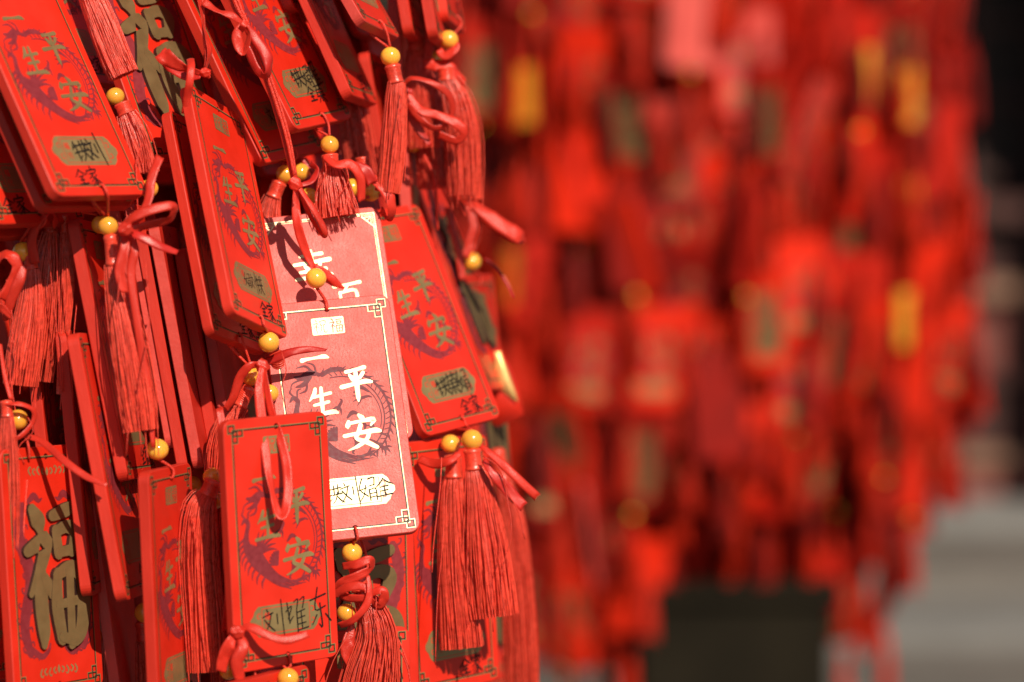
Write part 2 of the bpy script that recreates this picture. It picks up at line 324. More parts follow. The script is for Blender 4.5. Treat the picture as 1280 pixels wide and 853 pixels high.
def motif_round(mb, cx, cy, R):
    z = [.00010]
    def S(pts, n=5):
        z[0] += .0000006
        brush(mb, [(cx + x * R, cy + y * R, w * R) for x, y, w in pts], z[0], 0, n)
    def pol(r, a): return (r * math.cos(math.radians(a)), r * math.sin(math.radians(a)))
    def arc(r0, r1, a0, a1, w0, w1, n=9):
        S([(*pol(r0 + (r1 - r0) * i / n, a0 + (a1 - a0) * i / n), w0 + (w1 - w0) * i / n) for i in range(n + 1)], 2)
    # dragon: head upper left, back over the right side, tail at the bottom
    arc(1.0, .98, 112, -62, .07, .03, 14); arc(.86, .86, 100, -50, .025, .03, 12); arc(.78, .80, 60, -20, .02, .02, 8)
    for a in range(108, -60, -8): 
        p = pol(1.0, a); q = pol(1.09, a - 5); S([(p[0], p[1], .05), (q[0], q[1], .012)], 2)
    for a in range(100, -48, -7):
        p = pol(.97, a); q = pol(.89, a - 3); S([(p[0], p[1], .022), (q[0], q[1], .022)], 2)
    S([(-.36, .95, .06), (-.55, .98, .14), (-.72, .90, .13), (-.86, .93, .05)]); S([(-.55, .9, .08), (-.70, .76, .10), (-.86, .72, .03)])
    S([(-.5, 1.02, .05), (-.62, 1.14, .05), (-.80, 1.12, .02)]); S([(-.42, 1.0, .04), (-.45, 1.15, .04), (-.60, 1.22, .015)])
    S([(-.7, .88, .05), (-.92, .80, .03), (-.98, .66, .015)]); S([(-.30, .93, .10), (-.1, 1.02, .09), (.1, 1.02, .08)])
    S([(-.62, .84, .04), (-.66, .64, .05), (-.80, .58, .02)])
    for bx, by, a in ((.42, .36, 200), (.60, -.30, 150), (.20, -.62, 60), (-.05, .22, 240), (.75, -.72, -40), (.42, -.82, 20)):
        for da in (-42, 0, 42):
            q = (bx + .17 * math.cos(math.radians(a + da)), by + .17 * math.sin(math.radians(a + da)))
            S([(bx, by, .06), ((bx + q[0]) / 2 + .02, (by + q[1]) / 2 + .02, .045), (q[0], q[1], .012)], 3)
        S([(bx, by, .07), (bx + .16 * math.cos(math.radians(a + 180)), by + .16 * math.sin(math.radians(a + 170)), .05), (bx + .30 * math.cos(math.radians(a + 200)), by + .26 * math.sin(math.radians(a + 160)), .02)], 3)
    S([(.30, .50, .03), (.46, .58, .07), (.60, .48, .03)]); S([(.10, -.02, .04), (.22, .08, .09), (.36, .02, .02)]); S([(.34, -.10, .03), (.44, -.20, .06), (.40, -.34, .02)])
    # phoenix on the left: head, crest, body, wing fan and tail plumes
    S([(-1.02, .42, .03), (-.94, .50, .09), (-.86, .42, .10), (-.90, .26, .10), (-.93, .06, .16), (-.86, -.16, .22), (-.72, -.40, .18), (-.52, -.62, .10), (-.2, -.86, .05), (.14, -.99, .02)])
    S([(-.92, .52, .03), (-1.0, .62, .04), (-.95, .70, .015)]); S([(-.86, .50, .03), (-.84, .64, .04), (-.76, .68, .015)])
    for i, (dx, w) in enumerate(((.0, .07), (.10, .06), (.20, .055), (.30, .05))):
        S([(-.80 + dx * .6, -.02 - dx * .2, w), (-.70 + dx * .8, -.34 - dx * .1, w * 1.2), (-.46 + dx, -.66 - dx * .1, w), (-.06 + dx * 1.2, -.90 + dx * .05, w * .6), (.22 + dx, -.94 + dx * .12, .012)])
    for i in range(6):
        a = 100 - i * 17; S([(-.60, -.20, .05), (-.60 + .26 * math.cos(math.radians(a)), -.20 + .26 * math.sin(math.radians(a)), .06), (-.60 + .44 * math.cos(math.radians(a - 10)), -.20 + .44 * math.sin(math.radians(a - 10)), .012)], 3)
    for i in range(9):
        t = i / 8; S([(-.98 + .5 * t * t, .12 - .78 * t, .05), (-1.10 + .52 * t * t, .04 - .82 * t, .05), (-1.14 + .56 * t * t, -.10 - .82 * t, .012)], 2)
    for i in range(7):
        a = 80 + i * 16; S([(-.18, -.46, .06), (-.18 + .20 * math.cos(math.radians(a)), -.46 + .26 * math.sin(math.radians(a)), .05)], 2)
def motif_sides(mb):
    """two upright dragons left and right of the raised character, with curling clouds"""
    zc = .00010
    for sx in (1, -1):
        pts = []
        for i in range(13):
            t = i / 12; pts.append((sx * (.0235 + .0038 * math.sin(t * 9.5)), .040 - t * .088, .0085 * (.55 + .6 * math.sin(math.pi * (.12 + .8 * t)))))
        brush(mb, pts, zc, 0, 4)
        for i in range(11):
            t = i / 10; y = .040 - t * .088; x = .0235 + .0038 * math.sin(t * 9.5)
            zc += .0000006
            brush(mb, [(sx * (x + .002), y, .0013), (sx * (x + .0056), y + .0016, .0014), (sx * (x + .0062), y + .0040, .0012), (sx * (x + .0044), y + .0042, .0006)], zc, 0, 3)
            brush(mb, [(sx * (x - .002), y - .003, .0013), (sx * (x - .0058), y - .0022, .0014), (sx * (x - .0066), y - .0046, .0010)], zc + .0000003, 0, 3)
        brush(mb, [(sx * .018, .043, .003), (sx * .013, .046, .0046), (sx * .009, .043, .003), (sx * .006, .044, .001)], zc, 0, 4)
        brush(mb, [(sx * .022, -.046, .004), (sx * .014, -.051, .0038), (sx * .008, -.048, .0026), (sx * .006, -.044, .0012)], zc, 0, 4)
def flourish(mb, cy, s):
    z = .00014
    for sx in (1, -1):
        for k, (x, y) in enumerate(((.003, .0), (.007, .0012), (.011, .0003), (.0145, .0014))):
            brush(mb, [(sx * x, cy - s * .0014, .0009), (sx * (x + .0016), cy + s * y, .0013), (sx * (x + .0002), cy + s * (y + .0022), .0008), (sx * (x - .001), cy + s * (y + .001), .0005)], z + k * .000002, 0, 3)
    brush(mb, [(0, cy - .0022, .0006), (0, cy, .0024), (0, cy + .0026, .0006)], z, 0, 3)
def panel(mb, inner, cy=-.0470, w=.053, h=.0185, sy=1):
    n = 7; pts = [(-w / 2 + .007, h / 2), (w / 2 - .007, h / 2)]
    pts = []
    for sx in (1, -1):
        for i in range(n + 1):
            t = i / n; y = (h / 2 - t * h) * sx
            bul = .007 - .007 * (math.sin(math.pi * t) ** .6) - .0011 * math.cos(4 * math.pi * t)
            pts.append((sx * (w / 2 - bul), y))
    o = [(x, cy + y, .00015) for x, y in pts]
    mb.add(o, [tuple(range(len(o)))[::-1]], 0)
    z = .00019
    a, b = w / 2 - .0085, h / 2 - .0016
    for s in (1, -1):
        line(inner, -a, cy + s * b, a, cy + s * b, .00042, z); line(inner, s * a, cy - b, s * a, cy + b, .00042, z + .00001)
        for q in (1, -1): brush(inner, [(s * (a + .0012), cy + q * .0050, .0005), (s * (a + .0032), cy + q * .0046, .0006), (s * (a + .0034), cy + q * .0024, .0006), (s * (a + .0018), cy + q * .0022, .0004)], z, 0, 3)
    glyph(inner, 'fu', -a + .0038, cy + .0030, .0042, .0042, z + .00001, 0, 0, .8, dz=.000002)
    glyph(inner, 'zhu', -a + .0038, cy - .0030, .0042, .0042, z + .00001, 0, 0, .8, dz=.000002)

MESH = {}
def build_print(key, gold, red, motif):
    g, d = MB(), MB(); add_border(g, d); MESH[key + 'border'] = g.mesh('border_line', [gold]); MESH[key + 'shade'] = d.mesh('border_shadow_line', ['line'])  # second mesh is the dark printed line inside the gold one
    for sx in (1, -1):
        for sy in (1, -1):
            g, d = MB(), MB(); knot(g, d, sx, sy)
            MESH[f'{key}knot{sx}{sy}'] = g.mesh('corner_knot', [gold]); MESH[f'{key}knotd{sx}{sy}'] = d.mesh('corner_knot_line', ['line'])
    m = MB(); motif_round(m, .001, .000, .0300); MESH[key + 'motif'] = m.mesh('dragon_phoenix', [motif])
    m, r = MB(), MB(); panel(m, r); MESH[key + 'panel'] = m.mesh('name_panel', [gold]); MESH[key + 'panelline'] = r.mesh('panel_outline', [red])
    for nm, ch, cx, cy, w, h in (('c1', 'yi', -.0112, .0385, .0165, .0140), ('c2', 'sheng', -.0105, .0105, .0180, .0182), ('c3', 'ping', .0122, .0205, .0185, .0212), ('c4', 'an', .0118, -.0100, .0220, .0200)):
        m = MB(); glyph(m, ch, cx, cy, w, h, .00024, 0, 0, 1.15, n=4); MESH[key + nm] = m.mesh('character', [gold])
    m, r = MB(), MB(); m.add([(x - .0005, y + .0585, .00016) for x, y in rrect(.0200, .0108, .0008, 2)], [tuple(range(12))])
    MESH[key + 'seal'] = m.mesh('seal_box', [gold])
    glyph(r, 'zhu', -.0054, .0585, .0080, .0084, .00020, 0, 0, .8, dz=.000003); glyph(r, 'fu', .0044, .0585, .0080, .0084, .00020, 0, 0, .62, dz=.000003)
    MESH[key + 'sealtext'] = r.mesh('seal_characters', [red])
build_print('r_', 'dullgold', 'red', 'motif')
build_print('p_', 'gold', 'pink', 'motif_pale')
m = MB(); motif_sides(m); MESH['f_motif'] = m.mesh('dragon_border', ['motif'])
m = MB(); flourish(m, .0600, 1); MESH['f_top'] = m.mesh('flourish', ['dullgold'])
m = MB(); flourish(m, -.0600, -1); MESH['f_bot'] = m.mesh('flourish', ['dullgold'])
m = MB(); glyph(m, 'fu_big', 0, -.003, .046, .082, 0, 0, 0, 1.06, depth=.0022, n=5); MESH['f_char'] = m.mesh('raised_character', ['browngold', 'brown_lacquer'])
# second pink design: plain double border, small corner triangle, other words
g, d = MB(), MB()
for inset, w in ((.0040, .0007), (.0052, .0004)):
    a, b = X0 - inset, Y0 - inset
    for s in (1, -1): line(g, -a, s * b, a, s * b, w, .00013 + inset * .001); line(g, s * a, -b, s * a, b, w, .000134 + inset * .001)
MESH['q_border'] = g.mesh('border_line', ['gold'])
for sx in (1, -1):
    for sy in (1, -1):
        g = MB(); a, b = X0 - .0042, Y0 - .0042
        line(g, sx * (a - .0095), sy * b, sx * a, sy * (b - .0095), .0008, .00016)
        for t in (.25, .5, .75): line(g, sx * (a - .0095 * (1 - t) ), sy * (b - .0095 * t), sx * (a - .002), sy * (b - .002), .0005, .00018 + t * .00001)
        MESH[f'q_tri{sx}{sy}'] = g.mesh('corner_ornament', ['gold'])
for nm, ch, cx, cy, w, h in (('c1', 'xing', -.0075, .0400, .0225, .0215), ('c2', 'bai', .0120, .0190, .0165, .0170), ('c3', 'an', -.0110, -.012, .02, .02)):
    m = MB(); glyph(m, ch, cx, cy, w, h, .00024, 0, 0, 1.1, n=4); MESH['q_' + nm] = m.mesh('character', ['gold'])
MESH['board_red'] = board('red', 'red_edge'); MESH['board_redp'] = board('red', 'pink_edge'); MESH['board_pink'] = board('pink', 'pink_edge'); MESH['board_pinkq'] = board('pink', 'pink_edge', .0135)

def handwriting(root, words, cy, h, rot=0, x0=0, fat=1.0, gap=.92, mt='ink', z=.00040):
    mb = MB(); n = len(words)
    for i, w in enumerate(words):
        cx = x0 + (i - (n - 1) / 2) * h * gap
        glyph(mb, w, cx * math.cos(rot), cy + cx * math.sin(rot), h * .9, h * (1.0 + .12 * ((i * 7) % 3 - 1)), z, 0, rot, fat, dz=.000008)
    return obj('handwriting', mb.mesh('handwriting', [mt]), root)

# ------------------------------------------------------------------ threads, beads, ribbons
def sphere_mesh(r, rings=12, seg=18):
    mb = MB(); vs = []; hole = .22
    for i in range(rings + 1):
        th = hole + (math.pi - 2 * hole) * i / rings
        for j in range(seg): a = 2 * math.pi * j / seg; vs.append((r * math.sin(th) * math.cos(a), r * math.sin(th) * math.sin(a), r * math.cos(th) * .96))
    fs = [(i * seg + j, (i + 1) * seg + j, (i + 1) * seg + (j + 1) % seg, i * seg + (j + 1) % seg) for i in range(rings) for j in range(seg)]
    fs.append(tuple(range(seg))); fs.append(tuple(range(rings * seg, (rings + 1) * seg))[::-1])
    mb.add(vs, fs, 0, True); return mb.mesh('bead', ['bead'])
MESH['bead'] = sphere_mesh(.0059)
def bead(root, M, p, s=1.0):
    o = obj('bead', MESH['bead'], root); s *= random.uniform(.90, 1.07)
    Q = Matrix.Translation(p) @ Matrix.Rotation(random.uniform(-.5, .5), 4, 'X') @ Matrix.Rotation(random.uniform(-.5, .5), 4, 'Y') @ Matrix.Scale(s, 4)
    if root is not None: o.matrix_parent_inverse = M.inverted()
    o.matrix_basis = Q
    return o
def px(d): return d / FPX              # metres per pixel at depth d
def tassel_geo(path, n=170, seed=0, stray=8, thick=.00034, mat_='thread'):
    """path: (world point, width) from binding top, binding bottom, then down the skirt. Returns skirt and binding meshes"""
    rnd = random.Random(seed); n = int(n * 2.3); sk, hd = MB(), MB()
    c = catmull([(p.x, p.y, p.z, w) for p, w in path[1:]], 5)
    C = [Vector(q[:3]) for q in c]; Wd = [q[3] for q in c]; N = len(C)
    fr = []
    for i in range(N):
        t = (C[min(N - 1, i + 1)] - C[max(0, i - 1)]).normalized(); s = t.cross(CF).normalized(); fr.append((s, s.cross(t)))
    tube(sk, C[:max(2, int(N * .86))], [w * .30 for w in Wd[:max(2, int(N * .86))]], 8, 1)
    for k in range(n):
        r = math.sqrt(rnd.uniform(.22, 1)); a = rnd.uniform(0, 2 * math.pi); ph = rnd.uniform(0, 6.28); fq = rnd.uniform(3, 9); am = rnd.uniform(.0, .075)
        da = rnd.uniform(-.5, .5); L = 1 - .13 * rnd.random() ** 2.2
        if k < stray: r *= rnd.uniform(1.1, 1.5); am = .12; L = rnd.uniform(.8, 1.04)
        pts = []; step = 2
        idx = list(range(0, N, step)); 
        if idx[-1] != N - 1: idx.append(N - 1)
        for i in idx:
            t = i / (N - 1)
            if t > L and len(pts) > 2: break
            s, q = fr[i]; aa = a + da * t; ww = Wd[i] / 2; off = am * math.sin(ph + fq * t) * t
            pts.append(C[i] + s * (ww * (r * math.cos(aa) + off)) + q * (ww * .8 * (r * math.sin(aa) + off * .6)))
        tube(sk, pts, thick, 3, 1, closed_ends=False)
    p0, w0 = path[0]; p1, w1 = path[1]; ax = (p1 - p0)
    prof = [(0, .30), (.06, .80), (.16, .92), (.24, .86), (.30, .80), (.5, .78), (.8, .80), (.96, .86), (1.05, .95)]
    tube(hd, [p0 + ax * t for t, _ in prof], [w1 / 2 * f * 1.12 for _, f in prof], 14, 1)
    for k in range(7):                    # the wound thread of the binding
        t = .30 + k * .09; cc = p0 + ax * t; s, q = fr[0]
        ring = [cc + (s * math.cos(j * math.pi / 6) + q * math.sin(j * math.pi / 6)) * (w1 / 2 * .90) for j in range(13)]
        tube(hd, ring, .00032, 4, 1, closed_ends=False)
    return sk.mesh('tassel', [mat_]), hd.mesh('binding', [mat_])
TS = [0]
def tassel(root, M, pts, d, n=130, stray=8, mat_='thread', name='tassel'):
    TS[0] += 1
    path = [(P(q[0], q[1], q[3] if len(q) > 3 else d), q[2] * px(d)) for q in pts]
    a, b = tassel_geo(path, n, TS[0], stray, mat_=mat_)
    t = obj(name, a, root, M); h = obj('binding', b, t)
    return t
def cordline(root, M, pts, r=.0009, name='cord', m='cord'):
    mb = MB(); tube(mb, pts, r, 6, 4); return obj(name, mb.mesh(name, [m]), root, M)
def ribbon(root, M, pts, d, w=.0075, m='satin', name='ribbon', cup=.06):
    """pts: (x, y[, dd[, twist degrees[, width factor]]]) picture points with depth offsets; a satin band with a slight cup across"""
    full = []
    for q in pts:
        q = tuple(q) + (0, 0, 1.0)[len(q) - 2:]
        p = P(q[0], q[1], d + q[2]); full.append((p.x, p.y, p.z, math.radians(q[3]), q[4]))
    c = catmull(full, 8); K = 5; vs = []; w *= .68; rn = random.Random(int(pts[0][0] * 31 + pts[0][1] * 17 + len(pts))); f1, f2, f3 = (rn.uniform(0, 6.28) for _ in range(3)); cup *= rn.choice((-1, 1)) * rn.uniform(.6, 1.6)
    n = len(c)
    for i, q in enumerate(c):
        a = Vector(c[max(0, i - 1)][:3]); b = Vector(c[min(n - 1, i + 1)][:3]); t = (b - a).normalized()
        s = t.cross(CF); s = s.normalized() if s.length > .05 else CR.copy(); f = s.cross(t)
        tw = q[3] + .14 * math.sin(i * .5 + f1) + .05 * math.sin(i * 1.3 + f2); wv = s * math.cos(tw) + f * math.sin(tw); nv = wv.cross(t)
        for k in range(K):
            u = k / (K - 1) - .5
            vs.append(Vector(q[:3]) + wv * (u * w * q[4]) + nv * (w * q[4] * (cup * (1 - 4 * u * u) + .018 * math.sin(i * .9 + 7 * u + f3) + .010 * math.sin(i * 2.1 - 9 * u + f2))) + t * (w * .10 * math.sin(4 * u + f1)))
    fs = [(i * K + k, i * K + k + 1, (i + 1) * K + k + 1, (i + 1) * K + k) for i in range(n - 1) for k in range(K - 1)]
    mb = MB(); mb.add(vs, fs, 0, True)
    me = mb.mesh(name, [m]); o = obj(name, me, root, M)
    sm = o.modifiers.new('thickness', 'SOLIDIFY'); sm.thickness = .00022
    return o

# ------------------------------------------------------------------ plaque pose from picture measurements
def pose(T, B, u, d, face=1, phi=None, psi=None):
    s = FPX / d
    vx, vy = T[0] - B[0], -(T[1] - B[1]); L = math.hypot(vx, vy); vx /= L; vy /= L
    pxx, pyy = vy, -vx; ux, uy = u[0], -u[1]
    up = ux * pxx + uy * pyy; ua = ux * vx + uy * vy
    if psi is None: psi = math.acos(max(.01, min(1, up / (PW * s))))
    else: psi = math.radians(psi)
    psi *= face
    if phi is None:
        sn = math.sin(psi); phi = math.asin(max(-.4, min(.4, -ua / (PW * s * sn)))) if abs(sn) > .15 else 0
    else: phi = math.radians(phi)
    k = max(.88, min(1.14, L / (PH * s * math.cos(phi))))
    vh = CR * vx + CU * vy; ph = CR * pxx + CU * pyy
    V = vh * math.cos(phi) + CF * math.sin(phi)
    U = ph * math.cos(psi) + (CF * math.cos(phi) - vh * math.sin(phi)) * math.sin(psi)
    N = U.cross(V)
    c = P((T[0] + B[0]) / 2, (T[1] + B[1]) / 2, d)
    M = Matrix.Identity(4)
    for i, a in enumerate((U, V, N)):
        for j in range(3): M[j][i] = a[j] * k
    for j in range(3): M[j][3] = c[j]
    return M

THINGS = {}
def plaque(key, label, T, B, u, d, style='red', face=1, phi=None, psi=None, words=None, jia=True, edge=None, group='sharp plaques on the near rack'):
    M = pose(T, B, u, d, face, phi, psi)
    r = empty('wishing_plaque', M); tag(r, label, 'plaque', group); THINGS[key] = (r, M, d)
    bm = {'red': 'board_redp' if edge == 'pink' else 'board_red', 'fu': 'board_redp' if edge == 'pink' else 'board_red', 'pink': 'board_pink', 'pinkq': 'board_pinkq', 'blank': 'board_redp' if edge == 'pink' else 'board_red'}[style]
    obj('board', MESH[bm], r)
    if style in ('red', 'pink', 'fu'):
        k = 'p_' if style == 'pink' else 'r_'
        obj('border_line', MESH[k + 'border'], r); obj('border_shadow_line', MESH[k + 'shade'], r)
        for sx in (1, -1):
            for sy in (1, -1):
                o = obj('corner_knot', MESH[f'{k}knot{sx}{sy}'], r); obj('corner_knot_line', MESH[f'{k}knotd{sx}{sy}'], o)
    if style in ('red', 'pink'):
        obj('dragon_phoenix', MESH[k + 'motif'], r); o = obj('name_panel', MESH[k + 'panel'], r); obj('panel_outline', MESH[k + 'panelline'], o)
        for c in ('c1', 'c2', 'c3', 'c4'): obj('character', MESH[k + c], r)
        o = obj('seal_box', MESH[k + 'seal'], r); obj('seal_characters', MESH[k + 'sealtext'], o)
    if style == 'fu':
        obj('dragon_border', MESH['f_motif'], r); obj('flourish', MESH['f_top'], r); obj('flourish', MESH['f_bot'], r); obj('raised_character', MESH['f_char'], r)
    if style == 'pinkq':
        obj('border_line', MESH['q_border'], r)
        for sx in (1, -1):
            for sy in (1, -1): obj('corner_ornament', MESH[f'q_tri{sx}{sy}'], r)
        for c in ('c1', 'c2', 'c3'): obj('character', MESH['q_' + c], r)
    if words: handwriting(r, words[0], *words[1:])
    if jia: handwriting(r, ['quan', 'jia'], -.0632, .0110, .05, jia if not isinstance(jia, bool) else .013, 1.35)
    return r
def hang(key, bx, by, d=None, tas=None, n=130, mat_='thread', s=1.0, cord=True):
    """cord out of the bottom hole, bead, and the tassel below it"""
    r, M, dd = THINGS[key]; d = d or dd
    bp = P(bx, by, d)
    if cord:
        h = M @ Vector((0, -PH / 2 + HOLE, -.003)); f = M @ Vector((0, -PH / 2 + HOLE, .0012)); e = M @ Vector((.0004, -PH / 2 - .0005, .0016))
        cordline(r, M, [h, f, e, bp + CU * .0055 * s], .0008)
        h2 = M @ Vector((0, -PH / 2 + HOLE, -.004)); b2 = M @ Vector((-.0012, -PH / 2 + .002, -PT - .0012))
        cordline(r, M, [h2, b2, bp + CU * .0055 * s - CR * .0012], .0008)
    bead(r, M, bp, s)
    if tas: tassel(r, M, tas, d, n, mat_=mat_)
def topbead(key, bx, by, d, pts_up, s=1.0):
    """bead above the top hole with its cord rising out of sight"""
    r, M, dd = THINGS[key]; bp = P(bx, by, d)
    h = M @ Vector((0, PH / 2 - HOLE, -.003)); f = M @ Vector((0, PH / 2 - HOLE, .0012)); e = M @ Vector((0, PH / 2 - .001, .0016))
    cordline(r, M, [h, f, e, bp - CU * .005 * s], .0009)
    bead(r, M, bp, s)
    if pts_up: cordline(r, M, [bp + CU * .005 * s] + [P(x, y, d + o) for x, y, o in pts_up], .0009)
def tie(key, x, y, d, s=1.0, rot=0.3):
    """a pulled-tight knot in a ribbon: a small creased bundle"""
    r, M, dd = THINGS[key]; mb = MB(); c = P(x, y, d); rn = random.Random(int(x * 7 + y)); A = CR * math.cos(rot) - CU * math.sin(rot); B_ = CR * math.sin(rot) + CU * math.cos(rot)
    vs = []; nu, nv = 18, 9
    for i in range(nv):
        t = i / (nv - 1) * 2 - 1
        for j in range(nu):
            a = 2 * math.pi * j / nu
            rad = .0030 * s * (.55 + .45 * math.sqrt(max(0, 1 - t * t * .8))) * (1 + .20 * math.sin(5 * a + 2.5 * t + rn.random() * .2) + .12 * math.sin(3 * a - 3 * t))
            vs.append(c + A * (t * .0034 * s) + (B_ * math.cos(a) - CF * math.sin(a)) * rad)
    fs = [(i * nu + j, i * nu + (j + 1) % nu, (i + 1) * nu + (j + 1) % nu, (i + 1) * nu + j) for i in range(nv - 1) for j in range(nu)]
    mb.add(vs, fs, 0, True); return obj('ribbon_knot', mb.mesh('ribbon_knot', ['satin']), r, M)
def rb(key, pts, d=None, **k):
    r, M, dd = THINGS[key]; return ribbon(r, M, pts, d or dd, **k)
def cl(key, pts, d, r_=.0008):
    r, M, dd = THINGS[key]; return cordline(r, M, [P(q[0], q[1], d + (q[2] if len(q) > 2 else 0)) for q in pts], r_)
# ================================================================== SETTING
mb = MB(); mb.add([(-300, -60, 0), (300, -60, 0), (300, 900, 0), (-300, 900, 0)], [(0, 1, 2, 3)]); g = obj('ground', mb.mesh('ground', ['mortar'])); tag(g, kind='structure')
def slab_mesh(w, l, t=.03, b=.012):
    mb = MB(); vs = [(sx * w / 2, sy * l / 2, 0) for sx, sy in ((-1, -1), (1, -1), (1, 1), (-1, 1))] + [(sx * w / 2, sy * l / 2, t - b) for sx, sy in ((-1, -1), (1, -1), (1, 1), (-1, 1))] + [(sx * (w / 2 - b), sy * (l / 2 - b), t) for sx, sy in ((-1, -1), (1, -1), (1, 1), (-1, 1))]
    mb.add(vs, [(8, 9, 10, 11)] + [(k * 4 + i, k * 4 + (i + 1) % 4, (k + 1) * 4 + (i + 1) % 4, (k + 1) * 4 + i) for k in (0, 1) for i in range(4)]); return mb.mesh('paving_slab', ['stone'])
sl = slab_mesh(.985, .485)
rs = random.Random(3)
for j in range(10):
    for i in range(9):
        o = obj('paving_slab', sl, g); o.location = (-1.5 + i * 1.0 + (j % 2) * .5, 4.3 + j * .5, .003 + rs.uniform(0, .004)); o.rotation_euler = (rs.uniform(-.003, .003), rs.uniform(-.003, .003), 0)
# temple front across the court
WY = 10.0
tw = empty('temple_front', Matrix.Translation((1.5, WY, 0))); tag(tw, 'dark red wooden temple front with low panelled wall under shaded lattice windows', 'building')
def tb(name, x, y, z, sx, sy, sz, m, par=tw):
    mb = MB(); mb.box((0, 0, 0), (sx, sy, sz)); o = obj(name, mb.mesh(name, [m]), par); o.location = (x, y, z); return o
tb('step', 0, -1.15, .05, 12.6, 1.0, .10, 'step_stone'); tb('step', 0, -.72, .10, 12.3, .8, .20, 'stone')
tb('plinth', 0, .1, .14, 12, .9, .28, 'step_stone')
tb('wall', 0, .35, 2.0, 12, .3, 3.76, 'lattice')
for i in range(12):
    x = -5.5 + i
    tb('wall_board', x, .15, .26, .96, .10, .26, 'wood_red'); tb('wall_board', x, .15, .56, .96, .10, .24, 'wood_dark')
    tb('wall_board', x, .15, .86, .96, .10, .26, 'wood_red'); tb('wall_board', x, .15, 1.15, .96, .10, .22, 'wood_dark')
    mb = MB(); ring = [Vector((.18 * math.cos(a), -.06, .13 * math.sin(a))) for a in [k * math.pi / 10 for k in range(21)]]; tube(mb, ring, .018, 6, 1, closed_ends=False); o = obj('carved_ring', mb.mesh('carved_ring', ['wood_tan']), tw); o.location = (x, .12, .86)
    for k in range(4): tb('lattice_bar', x - .36 + k * .24, .17, 1.95, .03, .05, 1.3, 'wood_dark')
    for k in range(5): tb('lattice_bar', x, .16, 1.42 + k * .27, .94, .04, .03, 'wood_dark')
tb('rail', 0, .12, .42, 12, .14, .05, 'wood_tan'); tb('rail', 0, .12, .71, 12, .14, .05, 'wood_dark'); tb('rail', 0, .10, 1.02, 12, .18, .06, 'wood_tan'); tb('sill', 0, .08, 1.30, 12, .26, .07, 'wood_dark')
for k in range(5):
    mb = MB(); tube(mb, [Vector((0, 0, z)) for z in (0.12, .16, .17, 3.5)], [.24, .24, .16, .15], 20, 1); o = obj('column', mb.mesh('column', ['wood_red']), tw); o.location = (-6 + k * 3 + .5, -.1, 0)
mb = MB(); mb.add([(-6.5, -1.7, 3.1), (6.5, -1.7, 3.1), (6.5, .6, 4.4), (-6.5, .6, 4.4), (-6.5, -1.7, 2.98), (6.5, -1.7, 2.98), (6.5, .6, 4.2), (-6.5, .6, 4.2)], [(0, 1, 2, 3), (7, 6, 5, 4), (0, 4, 5, 1), (1, 5, 6, 2), (2, 6, 7, 3), (3, 7, 4, 0)]); obj('roof', mb.mesh('roof', ['tile']), tw)  # roof out of view, added so its eave shades the windows

# ================================================================== NEAR RACK
# round wooden rack that carries the near plaques
RX, RY, RR = P(-60, 426, 2.16).x, 2.16, .30
rk = empty('wishing_rack', Matrix.Translation((RX, RY, 0))); tag(rk, 'dark red round wooden rack hidden behind the sharp near plaques', 'rack')
mb = MB(); tube(mb, [Vector((0, 0, z)) for z in (0, .1, 2.2, 2.3)], [.10, .07, .07, .09], 16, 1); obj('post', mb.mesh('post', ['wood_dark']), rk)
mb = MB(); tube(mb, [Vector((0, 0, z)) for z in (0.02, .10, .12)], [.34, .34, .10], 24, 1); obj('foot', mb.mesh('foot', ['wood_dark']), rk)
mb = MB(); tube(mb, [Vector((0, 0, z)) for z in (1.0, 1.0001, 1.9, 1.9001)], [.05, RR - .03, RR - .03, .05], 32, 1); obj('drum', mb.mesh('drum', ['wood_dark']), rk)
for z in (1.02, 1.18, 1.34, 1.50, 1.66, 1.82):
    mb = MB(); tube(mb, [Vector((RR * math.cos(a), RR * math.sin(a), z)) for a in [i * math.pi / 20 for i in range(41)]], .008, 8, 1, closed_ends=False); obj('rail', mb.mesh('rail', ['wood_red']), rk)

# ---- plaques one can see, from picture measurements: top centre, bottom centre, width vector, depth
plaque('c2', 'pink glinting plaque with cream border, upper half showing above the other pink plaque', (393, 264), (441, 556), (166, -25), 1.664, 'pinkq', phi=15, psi=11, jia=False)
plaque('c1', 'pink glinting plaque with cream calligraphy and cream name panel, in the centre', (404, 374), (448, 670), (160, -24), 1.640, 'pink', phi=15.5, psi=11, words=(['scr1', 'liu', 'scr3', 'quan'], -.0470, .0125, .05, .005, 1.0, .84), jia=False)
plaque('pf', 'red plaque with large black pen writing, satin ribbon loop hanging over it', (345, 520), (360, 832), (131, -11), 1.582, 'red', words=(['liu', 'yao', 'dong'], -.0470, .0180, .06, .008, .85, .98), jia=False)
plaque('r1', 'red tilted plaque right of the pink ones, two yellow beads under its lower edge', (474, 261), (581, 533), (98, -22), 1.735, 'red', words=(['scr1', 'scr2', 'scr3'], -.0470, .0125, .05, .004, 1.3, .85))
plaque('p1', 'soft red leaning plaque at upper left with black writing on an olive panel', (-4, -50), (136, 246), (96, -10), 1.570, 'red', words=(['scr1', 'liu'], -.0470, .0140, .08, .002, 1.3, .8), jia=-.008)
plaque('p1b', 'red plaque directly under the leaning upper left plaque, only its left edge showing', (-21, -34), (120, 260), (96, -10), 1.588, 'red')
plaque('p1c', 'pinkish red plaque strip just right of the leaning upper left plaque', (2, -170), (118, 104), (52, -6), 1.665, 'red', edge='pink')
plaque('l0', 'red plaque cut by the left picture edge with a knot corner and black writing', (-66, -20), (58, 280), (92, -10), 1.600, 'red', jia=-.018)
